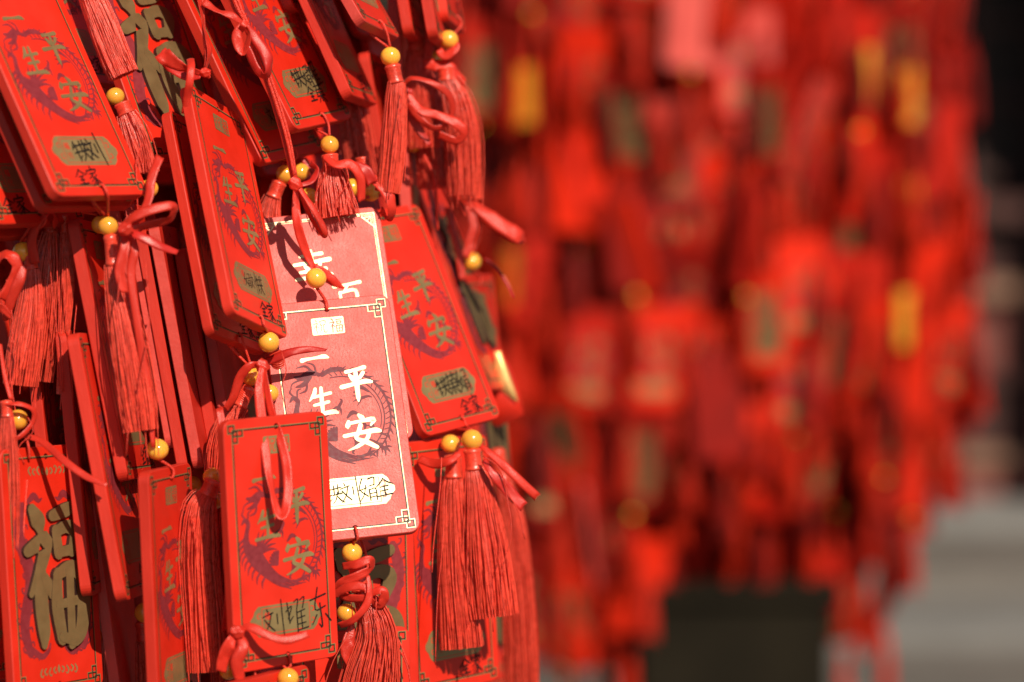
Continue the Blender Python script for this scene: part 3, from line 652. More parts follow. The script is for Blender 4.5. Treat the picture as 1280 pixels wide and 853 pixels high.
plaque('l0b', 'red plaque edge at the left picture border beneath the cut knot cornered plaque', (-84, -2), (40, 296), (92, -10), 1.618, 'red')
plaque('fu1', 'red plaque with raised olive gold character and purple dragons at top left', (142, -78), (246, 204), (98, -14), 1.672, 'fu', jia=False)
plaque('p2', 'red plaque turned right with a yellow bead above and below, front one of a pair', (266, 122), (331, 408), (60, 35), 1.620, 'red', words=(['scr3', 'liu', 'scr1'], -.0470, .0100, .05, 0, .9, .9))
plaque('p2b', 'red plaque just behind the one with beads at both ends, left knots showing', (242, 152), (305, 430), (60, 30), 1.634, 'red')
plaque('p3', 'red plaque at the top with two rows of thick black writing on its panel', (268, -124), (407, 155), (64, -28), 1.680, 'red', words=(['scr1', 'scr3', 'yao'], -.0440, .0125, .04, .004, 1.35, .92), jia=False)
handwriting(THINGS['p3'][0], ['quan', 'scr2'], -.0555, .0110, -.03, .006, 1.35, 1.0)
plaque('p4', 'red plaque half covered by a cord, left of the one with two rows of writing', (238, -84), (369, 196), (68, -28), 1.698, 'red', words=(['liu', 'scr2'], -.0470, .0120, .05, 0, 1.1, .8), jia=False)
plaque('p5', 'pinkish plaque end at the top with a long straight tassel below it', (336, -214), (480, 40), (42, 6), 1.690, 'red', edge='pink', jia=False)
plaque('p6', 'red plaque seen almost edge on at the top, left of the long straight tassel', (330, -162), (458, 126), (24, -2), 1.715, 'red')
plaque('p7', 'red plaque corner cut by the top picture edge beside a hidden dark bead', (262, -262), (392, 22), (30, -3), 1.740, 'red')
plaque('p8', 'narrow red plaque standing behind the long straight tassel, rounded top corner', (476, 70), (528, 372), (24, -2), 1.810, 'red')
plaque('p9', 'red plaque edge hanging at the top right of the near pile over an orange bead', (508, -242), (558, 56), (16, 0), 1.760, 'red')
plaque('p9b', 'red plaque edge at the very top right of the near pile, shortest visible stub', (530, -268), (572, 34), (18, 0), 1.790, 'red')
plaque('p9c', 'dim red plaque edge at the top, left of the stubs over the orange bead', (478, -250), (528, 52), (16, 0), 1.770, 'red')
plaque('p10', 'upright red plaque edge with rounded top right of the long straight tassel', (505, 4), (524, 310), (8, 0), 1.805, 'red', edge='pink')
plaque('r2', 'dark faced red plaque with raised character, narrow, behind the tilted plaque on the right', (526, 200), (628, 486), (30, 0), 1.860, 'fu', jia=False)
plaque('r3', 'blurred red plaque with a bead on its top edge, rightmost of the near pile', (597, 343), (626, 640), (36, -4), 1.880, 'fu', jia=False)
plaque('r4', 'blurred red plaque edge low on the right outline, behind the two long tassels', (604, 560), (622, 866), (56, -4), 1.93, 'fu', jia=False)
plaque('lr1', 'red plaque behind the two long tassels at lower right, phoenix showing', (556, 548), (572, 862), (104, -8), 1.722, 'red')
plaque('lb1', 'red plaque with purple dragon directly below the pink plaque', (449, 612), (456, 926), (134, -4), 1.668, 'fu', jia=False)
plaque('lb2', 'red plaque top with a knot corner at the bottom edge below the dragon plaque', (440, 788), (446, 1102), (146, -3), 1.656, 'red')
plaque('lb3', 'red plaque top edge at the bottom picture border beneath the ribbon bow', (336, 842), (345, 1160), (100, -13), 1.575, 'fu', jia=False)
plaque('s1', 'red plaque edge, leftmost of the closely packed edges at middle left', (155, 222), (208, 520), (6, 0), 1.668, 'blank', edge='pink', jia=False)
plaque('s2', 'red plaque edge, second of the closely packed edges at middle left', (180, 258), (233, 556), (6, 0), 1.664, 'blank', edge='pink', jia=False)
plaque('s3', 'bright red plaque edge, third of the closely packed edges at middle left', (194, 288), (248, 587), (6, 0), 1.662, 'blank', jia=False)
plaque('s4', 'red plaque edge, rightmost and lowest reaching of the closely packed edges', (210, 282), (266, 581), (6, 0), 1.658, 'blank', edge='pink', jia=False)
plaque('s5', 'dim maroon plaque edge in the gap right of the packed edges', (243, 312), (296, 612), (8, 0), 1.690, 'blank', jia=False)
plaque('s6', 'shaded plaque edge behind the small tassels at centre left', (268, 330), (318, 632), (10, 0), 1.700, 'blank', edge='pink', jia=False)
plaque('e1', 'red plaque edge with rounded top under a yellow bead and bow at left', (116, 277), (180, 597), (14, 2), 1.630, 'red')
plaque('e2', 'red plaque edge, left and thinner of two with tops together at mid left', (100, 413), (132, 738), (8, 0), 1.640, 'red')
plaque('e3', 'red plaque edge, right and wider of two with tops together at mid left', (116, 417), (178, 744), (14, 2), 1.610, 'red')
plaque('e4', 'red plaque with a knot corner half hidden behind loose threads at far left', (66, 371), (98, 690), (26, 0), 1.660, 'red')
plaque('fu2', 'red plaque with a big raised olive gold character at lower left', (56, 558), (76, 868), (97, -4), 1.595, 'fu', jia=False)
plaque('lbl', 'red plaque corner with knot in the bottom left corner of the picture', (-50, 548), (-32, 856), (98, -4), 1.575, 'red')
plaque('e5', 'narrow red plaque facing right at bottom left, yellow bead over its top', (213, 584), (226, 895), (38, -6), 1.590, 'red')
plaque('e6', 'pink plaque edge low in the dark gap between dim tassels at lower left', (128, 580), (172, 890), (8, 0), 1.665, 'blank', edge='pink', jia=False)

# ---- beads, tassels and ribbons
hang('p1', 135, 283, 1.575, [(138, 292, 20), (141, 330, 19), (146, 360, 26), (158, 420, 40), (170, 490, 46), (182, 572, 38)], n=150)
hang('p1b', 126, 281, 1.60, None)
bead(THINGS['p1c'][0], THINGS['p1c'][1], P(144, 121, 1.612), 1.0)
tassel(*THINGS['p1c'][:2], [(152, 128, 20), (158, 142, 22), (168, 168, 32), (176, 196, 34), (180, 222, 36)], 1.600, 70)
hang('l0', 28, 315, 1.60, [(36, 318, 18), (40, 336, 18), (38, 380, 34), (30, 440, 46), (24, 492, 44)], n=110)
tassel(*THINGS['l0b'][:2], [(62, 268, 16), (64, 290, 18), (60, 340, 38), (52, 420, 44), (44, 490, 40)], 1.612, 110)
tassel(*THINGS['l0'][:2], [(80, 268, 10), (82, 290, 12), (84, 350, 20), (80, 420, 14), (74, 512, 8)], 1.606, 30)
bead(THINGS['e4'][0], THINGS['e4'][1], P(22, 525, 1.585), 1.05)
tassel(*THINGS['l0b'][:2], [(8, 500, 12), (9, 520, 16), (10, 570, 26), (9, 660, 32), (6, 752, 30)], 1.575, 80)
hang('p3', 412, 181, 1.675, [(412, 192, 20), (414, 208, 22), (416, 226, 38), (420, 250, 50), (424, 276, 56)], n=90)
hang('p4', 357, 218, 1.690, [(350, 226, 18), (342, 246, 20), (338, 262, 26), (334, 290, 36), (333, 330, 38)], n=70)
bead(THINGS['p4'][0], THINGS['p4'][1], P(376, 215, 1.700)); bead(THINGS['p4'][0], THINGS['p4'][1], P(386, 246, 1.704))
tassel(*THINGS['p4'][:2], [(388, 250, 18), (390, 262, 20), (392, 280, 30), (394, 320, 34)], 1.73, 50)
hang('p2', 336, 428, 1.612, [(346, 440, 18, 1.64), (348, 470, 20, 1.65), (350, 492, 28, 1.66), (352, 540, 38, 1.67), (354, 600, 40, 1.68)], n=80)
hang('p2b', 314, 470, 1.622, [(312, 482, 18), (300, 506, 20), (286, 526, 30), (278, 560, 40), (276, 620, 40)], n=80)
bead(THINGS['p2b'][0], THINGS['p2b'][1], P(337, 492, 1.632))
hang('p5', 488, 71, 1.682, [(490, 80, 21), (495, 103, 21), (494, 128, 27), (492, 170, 31), (488, 215, 32), (482, 258, 30)], n=150)
hang('p6', 440, 235, 1.715, None, cord=False); bead(THINGS['p6'][0], THINGS['p6'][1], P(463, 240, 1.71))
tassel(*THINGS['p6'][:2], [(420, 66, 18), (424, 84, 22), (434, 110, 32), (444, 160, 38), (454, 240, 40)], 1.745, 110)
tassel(*THINGS['p7'][:2], [(404, 52, 16), (408, 66, 18), (414, 90, 26), (420, 140, 32)], 1.77, 60); bead(THINGS['p7'][0], THINGS['p7'][1], P(406, 42, 1.765))
hang('p9', 561, 50, 1.750, [(556, 84, 20), (558, 100, 22), (570, 130, 36), (576, 180, 42), (578, 262, 38)], n=110)
hang('p9b', 542, 74, 1.780, [(538, 84, 22), (536, 100, 24), (540, 130, 38), (542, 180, 44), (546, 250, 44)], n=110)
tassel(*THINGS['p9c'][:2], [(520, 46, 22), (521, 62, 24), (524, 90, 36), (530, 130, 40), (534, 200, 42)], 1.770, 100)
topbead('r2', 517, 180, 1.775, [(514, 160, 0), (512, 120, .01)])
topbead('r3', 590, 327, 1.870, [(592, 300, 0), (590, 240, .01)])
hang('r1', 590, 550, 1.700, [(590, 560, 23), (593, 586, 23), (598, 610, 36), (606, 680, 58), (612, 740, 66), (618, 790, 66)], n=170, s=1.05)
bead(THINGS['lr1'][0], THINGS['lr1'][1], P(563, 555, 1.712)); tassel(*THINGS['lr1'][:2], [(566, 568, 23), (567, 596, 23), (566, 620, 32), (568, 700, 44), (574, 770, 52), (580, 836, 56)], 1.700, 150)
topbead('e5', 197, 562, 1.582, [(192, 545, 0), (188, 520, .004)])
hang('pf', 360, 848, 1.578, None)
hang('c1', 440, 691, 1.628, [(444, 702, 20), (450, 738, 22), (466, 768, 40), (470, 800, 56), (464, 840, 72), (456, 890, 84)], n=170)
bead(THINGS['lb1'][0], THINGS['lb1'][1], P(433, 766, 1.628), .98)
bead(THINGS['s4'][0], THINGS['s4'][1], P(265, 596, 1.612)); bead(THINGS['s3'][0], THINGS['s3'][1], P(241, 606, 1.66)); bead(THINGS['s4'][0], THINGS['s4'][1], P(268, 626, 1.64))
tassel(*THINGS['s4'][:2], [(268, 600, 20), (260, 618, 24), (252, 640, 40), (250, 700, 48), (256, 780, 52), (262, 880, 54)], 1.602, 160)
tassel(*THINGS['s3'][:2], [(284, 620, 16), (286, 640, 18), (288, 700, 30), (286, 780, 34), (284, 880, 34)], 1.622, 80)
tassel(*THINGS['e1'][:2], [(178, 776, 18), (180, 800, 20), (184, 830, 30), (186, 890, 34)], 1.66, 60); bead(THINGS['e1'][0], THINGS['e1'][1], P(181, 766, 1.655))
bead(THINGS['e1'][0], THINGS['e1'][1], P(180, 620, 1.68))
tassel(*THINGS['e2'][:2], [(134, 770, 16), (136, 790, 20), (138, 820, 34), (138, 890, 40)], 1.68, 60); bead(THINGS['e2'][0], THINGS['e2'][1], P(134, 760, 1.68)); bead(THINGS['e2'][0], THINGS['e2'][1], P(116, 795, 1.67))
tassel(*THINGS['p8'][:2], [(452, 196, 16), (454, 210, 18), (460, 230, 26), (466, 262, 30)], 1.71, 50)
tassel(*THINGS['s5'][:2], [(234, 250, 16), (236, 270, 18), (238, 300, 26), (242, 360, 30)], 1.69, 60)
bead(THINGS['s2'][0], THINGS['s2'][1], P(186, 236, 1.60))
bead(THINGS['pf'][0], THINGS['pf'][1], P(308, 820, 1.590)); bead(THINGS['pf'][0], THINGS['pf'][1], P(286, 838, 1.602))

# tassels whose plaques hang above the picture
def loose_tassel(label, pts, d, n=120, mat_='thread', beadp=None):
    base = P(pts[0][0], pts[0][1], d); M = Matrix.Translation(base)
    r = empty('tassel', M); tag(r, label, 'tassel', 'loose tassels on the near rack')
    path = [(P(q[0], q[1], d), q[2] * px(d)) for q in pts]; TS[0] += 1
    a, b = tassel_geo(path, n, TS[0], 8, mat_=mat_); obj('skirt', a, r, M); obj('binding', b, r, M)
    if beadp: bead(r, M, P(*beadp))
    return r, M
THINGS['t1'] = (*loose_tassel('bright red tassel cut by the top picture edge between the two upper left plaques', [(98, -60, 20), (102, -40, 20), (110, -15, 30), (128, 30, 38), (146, 75, 40), (160, 106, 38)], 1.610, 150), 1.61)
THINGS['t2'] = (*loose_tassel('soft red tassel along the right outline of the near pile, lowest of them', [(620, 560, 20), (628, 600, 22), (640, 650, 32), (646, 720, 40), (650, 800, 44), (652, 900, 44)], 1.84, 120), 1.84)
THINGS['t3'] = (*loose_tassel('soft red tassel at the right outline just above the pointing ribbon', [(572, 96, 16), (574, 112, 18), (584, 150, 26), (588, 200, 28), (590, 262, 24)], 1.80, 90), 1.80)

# satin ribbons and cords
S_ = .0075
cl('p2', [(252, -20, .004), (255, 40, 0), (258, 70, 0), (257, 88, 0), (262, 98, 0)], 1.612, .0011); rb('p2', [(246, -20, 0, 60), (256, 40, 0, 75), (262, 64, 0, 60), (257, 88, 0, 80)], 1.610, w=.006)
rb('p2', [(258, 94, 0, 20, .5), (240, 88, -.004, 50, .8), (224, 82, -.006, 35, 1.2), (208, 72, -.005, 5, 1.7), (200, 66, -.002, -25, 1.5)], 1.612, w=.0085)
rb('p2', [(250, 96, .002, 10, .5), (232, 96, .004, -30, .9), (214, 84, .006, -10, 1.1), (206, 78, .006, 30, .9)], 1.614, w=.0085, m='satin_crimson')
tie('p2', 257, 91, 1.606, .8, .2)
rb('p2', [(238, 74, .010, 20), (239, 84, -.001, 0), (237, 104, -.003, 10), (234, 122, .002, 5, 1), (231, 142, .006, -10, .9)], 1.600, w=.0064)
# long cord pair from the top to the bead above the pink plaque
cl('c2', [(282, -20, 0.000), (292, 10, 0.001), (306, 34, 0.004), (330, 96, 0.010), (352, 168, 0.018), (366, 226, 0.024)], 1.615, .0010)
cl('c2', [(286, -20, 0.000), (297, 10, 0.001), (309, 34, 0.004), (334, 96, 0.010), (357, 168, 0.018), (369, 226, 0.024)], 1.612, .0010)
cl('c2', [(290, -20, 0.000), (301, 10, 0.001), (310, 30, 0.003), (338, 96, 0.010), (361, 170, 0.018), (371, 228, 0.024)], 1.615, .0010)
rb('c2', [(254, 2, 0, 20), (272, 14, -.002, 50, .8), (290, 20, -.002, 20, .9), (303, 29, -.004, 40, .6)], 1.610, w=.0072)
rb('c2', [(304, 30, -.003, 30, .6), (296, 46, -.004, 10, 1), (304, 66, -.003, 40, 1), (312, 44, -.006, 60, .7), (306, 31, -.004, 40, .5)], 1.608, w=.0085)
rb('c2', [(305, 30, -.002, 30, .6), (318, 46, 0, 10, 1), (334, 72, 0, 30, 1.1), (334, 92, .002, 60, 1), (322, 88, .004, 30, .9), (308, 58, .003, 20, .8)], 1.612, w=.0085, m='satin_crimson')
rb('c2', [(308, 26, -.005, 20, .8), (304, 32, -.007, 0, 1), (302, 38, -.004, -20, .8)], 1.608, w=.006)
tie('c2', 369, 230, 1.632, 1.1, 0.9)
rb('c2', [(370, 232, 0, 10, .6), (370, 262, 0, 5, 1), (374, 290, 0, -10, 1.1), (384, 318, .004, 10, .9), (393, 336, .006, 40, .6)], 1.648, w=.0075)
rb('c2', [(372, 232, 0, 20, .6), (388, 256, -.002, 40, .8), (402, 280, 0, 20, .8), (406, 294, .002, 0, .7), (400, 290, .006, 50, .6), (386, 266, .004, 30, .7), (374, 236, .002, 20, .5)], 1.646, w=.0070)
rb('c2', [(390, 332, .012, 10, .6), (402, 338, .014, 0, .9), (416, 350, .016, 0, 1), (434, 372, .020, 0, 1)], 1.654, w=.0070)
rb('c2', [(376, 232, 0, 20, .6), (390, 226, .004, 20, .8), (396, 212, .01, 40, .8), (388, 204, .014, 30, .8)], 1.651, w=.007, m='satin_crimson')
r_, M_, d_ = THINGS['c1']; bpos = P(395, 348, 1.651)
bead(r_, M_, bpos, 1.08)
h_ = M_ @ Vector((0, PH / 2 - HOLE, -.003)); f_ = M_ @ Vector((0, PH / 2 - HOLE, .0012)); e_ = M_ @ Vector((-.0004, PH / 2 - .001, .0018))
cordline(r_, M_, [h_, f_, e_, bpos - CU * .005], .0010)
# bow beside the first tassel
rb('p1', [(150, 286, 0, 10, .5), (166, 272, -.004, 30, .9), (190, 262, -.004, 10, 1), (216, 258, 0, 30, .9), (212, 274, .006, 60, 1), (190, 280, .006, 30, .9), (156, 288, 0, 10, .5)], 1.566, w=.0085)
rb('p1', [(154, 288, 0, 0, .6), (176, 296, -.004, 30, 1.0), (200, 308, -.002, 20, .9), (222, 316, .004, 40, .6)], 1.564, w=.0078, m='satin_crimson')
rb('p1', [(158, 284, 0, 10, .6), (176, 270, -.002, 20, .9), (186, 248, 0, 10, 1), (190, 222, .004, 10, 1), (200, 196, .01, 10, 1)], 1.572, w=.0075)
rb('p1', [(156, 290, 0, 20, .6), (156, 310, -.004, 10, 1.0), (150, 340, -.004, 0, 1.1), (156, 366, -.002, 40, .8)], 1.564, w=.0078)
rb('p1', [(158, 290, 0, 20, .6), (168, 312, -.002, 10, 1.0), (164, 344, -.002, 10, 1.0), (174, 420, 0, 5, .9), (186, 500, .004, 5, .9), (192, 560, .006, 30, .5)], 1.568, w=.0072)
tie('p1', 157, 287, 1.556, 1.1, -0.2)
# ribbon folds at the left
rb('l0', [(44, 330, .004, 10), (40, 302, 0, 10, 1), (48, 278, -.004, 40, 1.1), (64, 268, -.004, 80, 1), (70, 282, .004, 60, .9)], 1.592, w=.0085)
rb('l0', [(-10, 330, 0, 20), (8, 318, -.004, 50, 1.2), (22, 332, -.002, 20, 1), (14, 356, 0, 20, 1), (2, 376, .002, 40, 1)], 1.580, w=.0095)
rb('l0', [(30, 330, -.004, 10, .6), (24, 350, -.006, 10, 1.1), (14, 376, -.004, 20, 1), (6, 400, 0, 30, .7)], 1.584, w=.0085)
rb('l0b', [(14, 396, 0, 10, .5), (-2, 384, -.002, 30, 1), (-14, 400, 0, 20, 1)], 1.58, w=.0085)
rb('e4', [(-4, 506, 0, 30, .9), (12, 505, -.006, 60, .8), (28, 506, -.006, 40, .7), (42, 514, -.002, 30, .7), (40, 530, 0, 30, .7), (22, 548, -.004, 40, .7), (2, 552, 0, 30, .7)], 1.578, w=.006)
rb('e4', [(0, 430, 0, 30, .5), (6, 470, 0, 20, .6), (14, 500, 0, 20, .6)], 1.58, w=.006)
rb('fu2', [(30, 545, 0, 40, .7), (52, 552, -.004, 20, .8), (80, 576, -.016, 15, .9), (108, 596, -.022, 20, .8), (134, 607, -.026, 20, .45)], 1.584, w=.0070)
cl('fu2', [(33, 548, 0), (36, 560, 0), (37, 574, .002)], 1.580); cl('fu2', [(34, 600, .004), (31, 640, 0), (29, 680, 0), (29, 712, 0)], 1.578, .0007)
# under the pair with beads
rb('p2', [(326, 456, 0, 10, .6), (344, 448, -.004, 20, .9), (366, 440, -.006, 10, .8), (388, 437, -.004, 10, .6), (408, 438, 0, 20, .25)], 1.626, w=.0085, m='satin_crimson')
rb('p2', [(326, 456, 0, 10, .6), (312, 458, -.004, 20, .9), (300, 472, -.002, 10, 1), (292, 496, 0, 20, .9), (282, 512, .002, 30, .8)], 1.610, w=.0078)
rb('p2', [(328, 458, 0, 20, .6), (324, 490, -.006, 15, 1.0), (329, 540, -.016, 10, 1.0), (334, 580, -.022, 20, .9), (342, 622, -.024, 50, .8), (352, 646, -.024, 30, 1), (360, 620, -.020, 0, 1), (358, 580, -.016, 0, 1), (348, 540, -.012, 20, .9), (338, 510, -.006, 30, .9), (330, 462, 0, 20, .6)], 1.592, w=.0078)
tie('p2', 328, 458, 1.6, 1.1, 0.8)
rb('s4', [(274, 510, 0, 20, .8), (282, 560, -.006, 10, 1.0), (284, 600, -.008, 20, .9), (288, 640, -.008, 10, 1), (284, 690, -.008, 10, 1.0), (286, 740, -.006, 20, .9), (280, 790, -.002, 20, .7)], 1.588, w=.0076)
rb('s4', [(292, 640, 0, 20, .7), (296, 700, 0, 20, 1.1), (300, 750, 0, 10, 1), (296, 786, -.004, 30, .6)], 1.588, w=.0080)
cl('pf', [(285, 565, 0), (292, 580, -.004), (294, 600, -.004), (290, 618, 0)], 1.586, .0004)
# bow at the bottom of the written plaque
rb('pf', [(296, 790, 0, 10, .5), (312, 784, -.004, 30, 1.0), (334, 794, -.006, 20, 1.0), (358, 800, -.004, 20, 1.0), (386, 792, 0, 10, .9)], 1.562, w=.0072)
rb('pf', [(296, 790, 0, 20, .5), (288, 804, -.004, 20, 1.1), (280, 820, -.002, 20, 1.2), (276, 840, 0, 30, 1)], 1.560, w=.0085)
rb('pf', [(298, 792, 0, 20, .5), (304, 808, -.004, 10, 1.1), (296, 828, -.004, 10, 1.2), (300, 850, 0, 30, 1)], 1.560, w=.0085)
cl('pf', [(316, 826, 0), (319, 842, 0), (320, 860, 0)], 1.574, .0007)
tie('pf', 297, 790, 1.558, 1.1, 0.3)
# wrapped ribbon under the pink plaque
rb('c1', [(428, 708, .002, 20, .8), (444, 706, -.004, 10, 1.0), (462, 700, -.004, 20, 1.0), (464, 710, 0, 50, .9), (448, 720, -.004, 10, 1.1), (428, 728, -.002, 10, 1), (418, 738, .002, 30, .8)], 1.622, w=.0074)
rb('c1', [(418, 744, .002, 20, .8), (436, 734, -.004, 20, 1.0), (456, 734, -.006, 20, .8), (460, 746, -.006, 10, .7), (440, 748, -.002, 10, .9), (424, 744, .002, 30, .8)], 1.620, w=.0080)
rb('c1', [(460, 720, -.004, 30, .5), (462, 742, -.006, 20, .9), (456, 760, -.006, 10, 1), (440, 776, -.004, 20, .9), (424, 782, .002, 20, .9)], 1.618, w=.0066)
rb('c1', [(460, 744, -.002, 20, .5), (476, 738, -.004, 30, 1.0), (480, 748, -.002, 10, 1), (474, 758, 0, 40, .8), (460, 746, -.002, 20, .5)], 1.620, w=.0085)
rb('c1', [(440, 780, 0, 20, .6), (436, 800, -.002, 10, 1.4), (434, 816, -.002, 20, 1.4), (440, 836, 0, 20, .7)], 1.624, w=.0075)
cl('c1', [(447, 658, 0), (452, 676, -.002), (458, 696, 0), (460, 716, .002)], 1.648, .0009)
cl('c1', [(478, 790, 0), (494, 806, 0), (508, 830, 0), (514, 860, 0)], 1.66, .0005); cl('c1', [(480, 786, 0), (498, 800, 0), (512, 836, 0)], 1.662, .0005)
# ribbons near the top of the pink plaques
rb('p3', [(404, 196, 0, 10, .5), (420, 206, -.004, 30, 1.0), (438, 206, -.002, 20, 1.1), (450, 222, 0, 10, 1), (452, 252, .004, 20, .8)], 1.668, w=.0080)
rb('p3', [(436, 204, 0, 20, .5), (456, 212, -.002, 10, 1), (466, 230, 0, 10, 1)], 1.676, w=.0095, m='satin_crimson')
rb('p5', [(456, 222, 0, 10, .8), (470, 226, -.004, 20, 1.2), (484, 240, -.006, 20, 1.3), (490, 262, -.004, 30, 1), (486, 274, .002, 60, .8), (476, 262, .004, 40, .8)], 1.683, w=.0085)
rb('p4', [(380, 200, 0, 30, .8), (394, 216, .002, 20, 1), (400, 240, .004, 10, 1), (404, 262, .01, 20, .9)], 1.700, w=.0080, m='satin_crimson')
# loops right of the long straight tassel
rb('p5', [(504, 106, 0, 10, .6), (516, 98, -.004, 50, .8), (540, 104, -.004, 20, .8), (560, 118, 0, 10, .9), (566, 138, .004, 30, .8), (560, 154, .006, 60, .7), (542, 160, .004, 40, .8), (524, 148, .002, 20, .9), (510, 130, 0, 20, .8)], 1.718, w=.0070)
rb('p5', [(510, 118, 0, 20, .6), (526, 138, -.002, 20, 1.0), (546, 144, -.002, 10, .9), (570, 154, 0, 20, 1.2), (580, 166, .002, 10, .9), (570, 176, .004, 30, .9), (548, 168, .004, 20, .9)], 1.722, w=.0085)
rb('p5', [(512, 110, 0, 20, .6), (514, 140, 0, 20, 1), (522, 160, .002, 10, 1), (538, 182, .004, 20, .5)], 1.728, w=.0080, m='satin_crimson')
rb('p9', [(548, 62, 0, 10, .8), (556, 70, -.002, 20, 1), (568, 62, -.002, 20, 1), (570, 54, 0, 30, .8)], 1.748, w=.0085)
rb('p9', [(530, 80, 0, 10, .8), (546, 82, -.002, 20, 1.2), (562, 86, -.002, 20, 1.2), (572, 96, 0, 30, 1), (582, 104, .004, 10, .6)], 1.752, w=.0105)
rb('p9c', [(528, -10, 0, 10, 1), (534, 20, 0, 10, 1), (538, 50, 0, 20, 1), (532, 80, .004, 20, .9)], 1.765, w=.0100, m='satin_crimson')
rb('t3', [(560, 236, .004, 10, .8), (578, 246, 0, 20, 1), (600, 262, -.004, 30, 1.3), (624, 280, -.006, 20, 1.6), (646, 294, -.004, 30, 1.7), (650, 302, 0, 60, 1.2), (636, 298, .004, 30, .9), (610, 278, .004, 20, .8), (590, 258, .004, 20, .8)], 1.80, w=.0090)
rb('t3', [(606, 324, 0, 40, .5), (622, 336, 0, 30, .5), (634, 354, 0, 30, .5), (642, 372, 0, 30, .4)], 1.83, w=.0060, m='satin_crimson')
cl('r2', [(530, 194, 0), (542, 220, 0), (546, 256, 0), (547, 288, 0)], 1.768, .0009)
cl('r2', [(534, 196, 0), (556, 226, 0), (572, 250, 0), (582, 270, 0)], 1.772, .0006); cl('r2', [(532, 198, 0), (552, 236, 0), (572, 276, 0)], 1.774, .0005)
rb('r3', [(584, 246, 0, 10), (592, 280, 0, 20), (588, 300, 0, 10), (582, 322, 0, 20)], 1.86, w=.0085)
rb('r3', [(560, 260, 0, 10), (566, 290, 0, 20), (574, 320, 0, 10), (578, 350, 0, 20)], 1.83, w=.0075)
# around the two long tassels
rb('r1', [(598, 556, .004, 10, .5), (614, 568, 0, 20, .9), (640, 592, -.004, 10, 1), (672, 622, 0, 10, .95)], 1.700, w=.0078)
rb('r1', [(604, 576, .002, 10, .5), (616, 592, -.002, 20, .9), (634, 612, 0, 10, 1.3), (655, 634, .002, 15, 1.2)], 1.690, w=.0080, m='satin_crimson')
rb('lr1', [(524, 574, .004, 20, .9), (544, 580, 0, 10, 1), (562, 576, -.004, 20, .9), (576, 566, 0, 30, .6)], 1.690, w=.0085)
cl('r1', [(604, 570, 0), (624, 586, -.002), (636, 618, 0), (648, 640, .002), (656, 674, .002)], 1.688, .0004)
cl('lr1', [(552, 572, 0), (550, 610, -.002), (542, 680, 0), (540, 716, 0)], 1.679, .0004)

# loose threads tangled between the tags
rl = random.Random(5)
for key, x, y, ln, d in [('l0', 70, 290, 200, 1.600), ('l0', 60, 300, 190, 1.596), ('l0', 76, 296, 220, 1.602), ('l0b', 20, 340, 160, 1.59), ('l0b', 8, 350, 170, 1.584), ('e4', 34, 520, 60, 1.58), ('e4', 44, 500, 50, 1.584), ('p1', 170, 200, 90, 1.585), ('p1', 178, 180, 80, 1.588), ('p1', 150, 340, 230, 1.560), ('p1', 182, 330, 240, 1.566),
        ('p3', 430, 200, 80, 1.665), ('p3', 405, 195, 70, 1.668), ('p4', 345, 236, 90, 1.69), ('p2b', 300, 500, 110, 1.612), ('s4', 240, 640, 200, 1.592), ('s4', 284, 650, 190, 1.590), ('c1', 470, 740, 120, 1.618), ('c1', 486, 760, 110, 1.63), ('r1', 600, 600, 190, 1.672), ('r1', 632, 610, 170, 1.676), ('lr1', 556, 600, 230, 1.672),
        ('p5', 504, 110, 140, 1.672), ('p9', 572, 110, 150, 1.735), ('r3', 596, 210, 110, 1.80), ('e3', 96, 380, 90, 1.602), ('p2', 352, 440, 70, 1.600)]:
    a, b = rl.uniform(-9, 9), rl.uniform(-14, 14)
    cl(key, [(x, y, 0), (x + a, y + ln * .33, -.003), (x + b, y + ln * .66, -.002), (x + b + a, y + ln, 0)], d, .00032)

# brocade sachet at the right outline
SM = Matrix.Translation(P(636, 440, 1.86)); sa = empty('brocade_sachet', SM); tag(sa, 'small red sachet with gold brocade front at the right outline of the pile', 'sachet')
def pillow(poly, d, t, m, name):
    mb = MB(); n = len(poly); c = (sum(p[0] for p in poly) / n, sum(p[1] for p in poly) / n); vs = []; rings = 4
    for side in (-1, 1):
        for k in range(rings):
            f = 1 - k / rings
            vs += [P(c[0] + (x - c[0]) * f, c[1] + (y - c[1]) * f, d + side * t * math.sqrt(1 - f * f)) for x, y in poly]
        vs.append(P(c[0], c[1], d + side * t))
    fs = []
    for s in (0, 1):
        o = s * (rings * n + 1)
        for k in range(rings - 1): fs += [(o + k * n + i, o + k * n + (i + 1) % n, o + (k + 1) * n + (i + 1) % n, o + (k + 1) * n + i) for i in range(n)]
        fs += [(o + (rings - 1) * n + i, o + (rings - 1) * n + (i + 1) % n, o + rings * n) for i in range(n)]
    mb.add(vs, fs, 0, True); return obj(name, mb.mesh(name, [m]), sa, SM)
pillow([(606, 440), (624, 436), (634, 452), (646, 482), (656, 518), (640, 526), (622, 534), (600, 520)], 1.868, .010, 'red', 'pouch')
pillow([(618, 440), (625, 440), (636, 466), (648, 502), (640, 498), (622, 484)], 1.857, .003, 'brocade_gold', 'brocade_front')

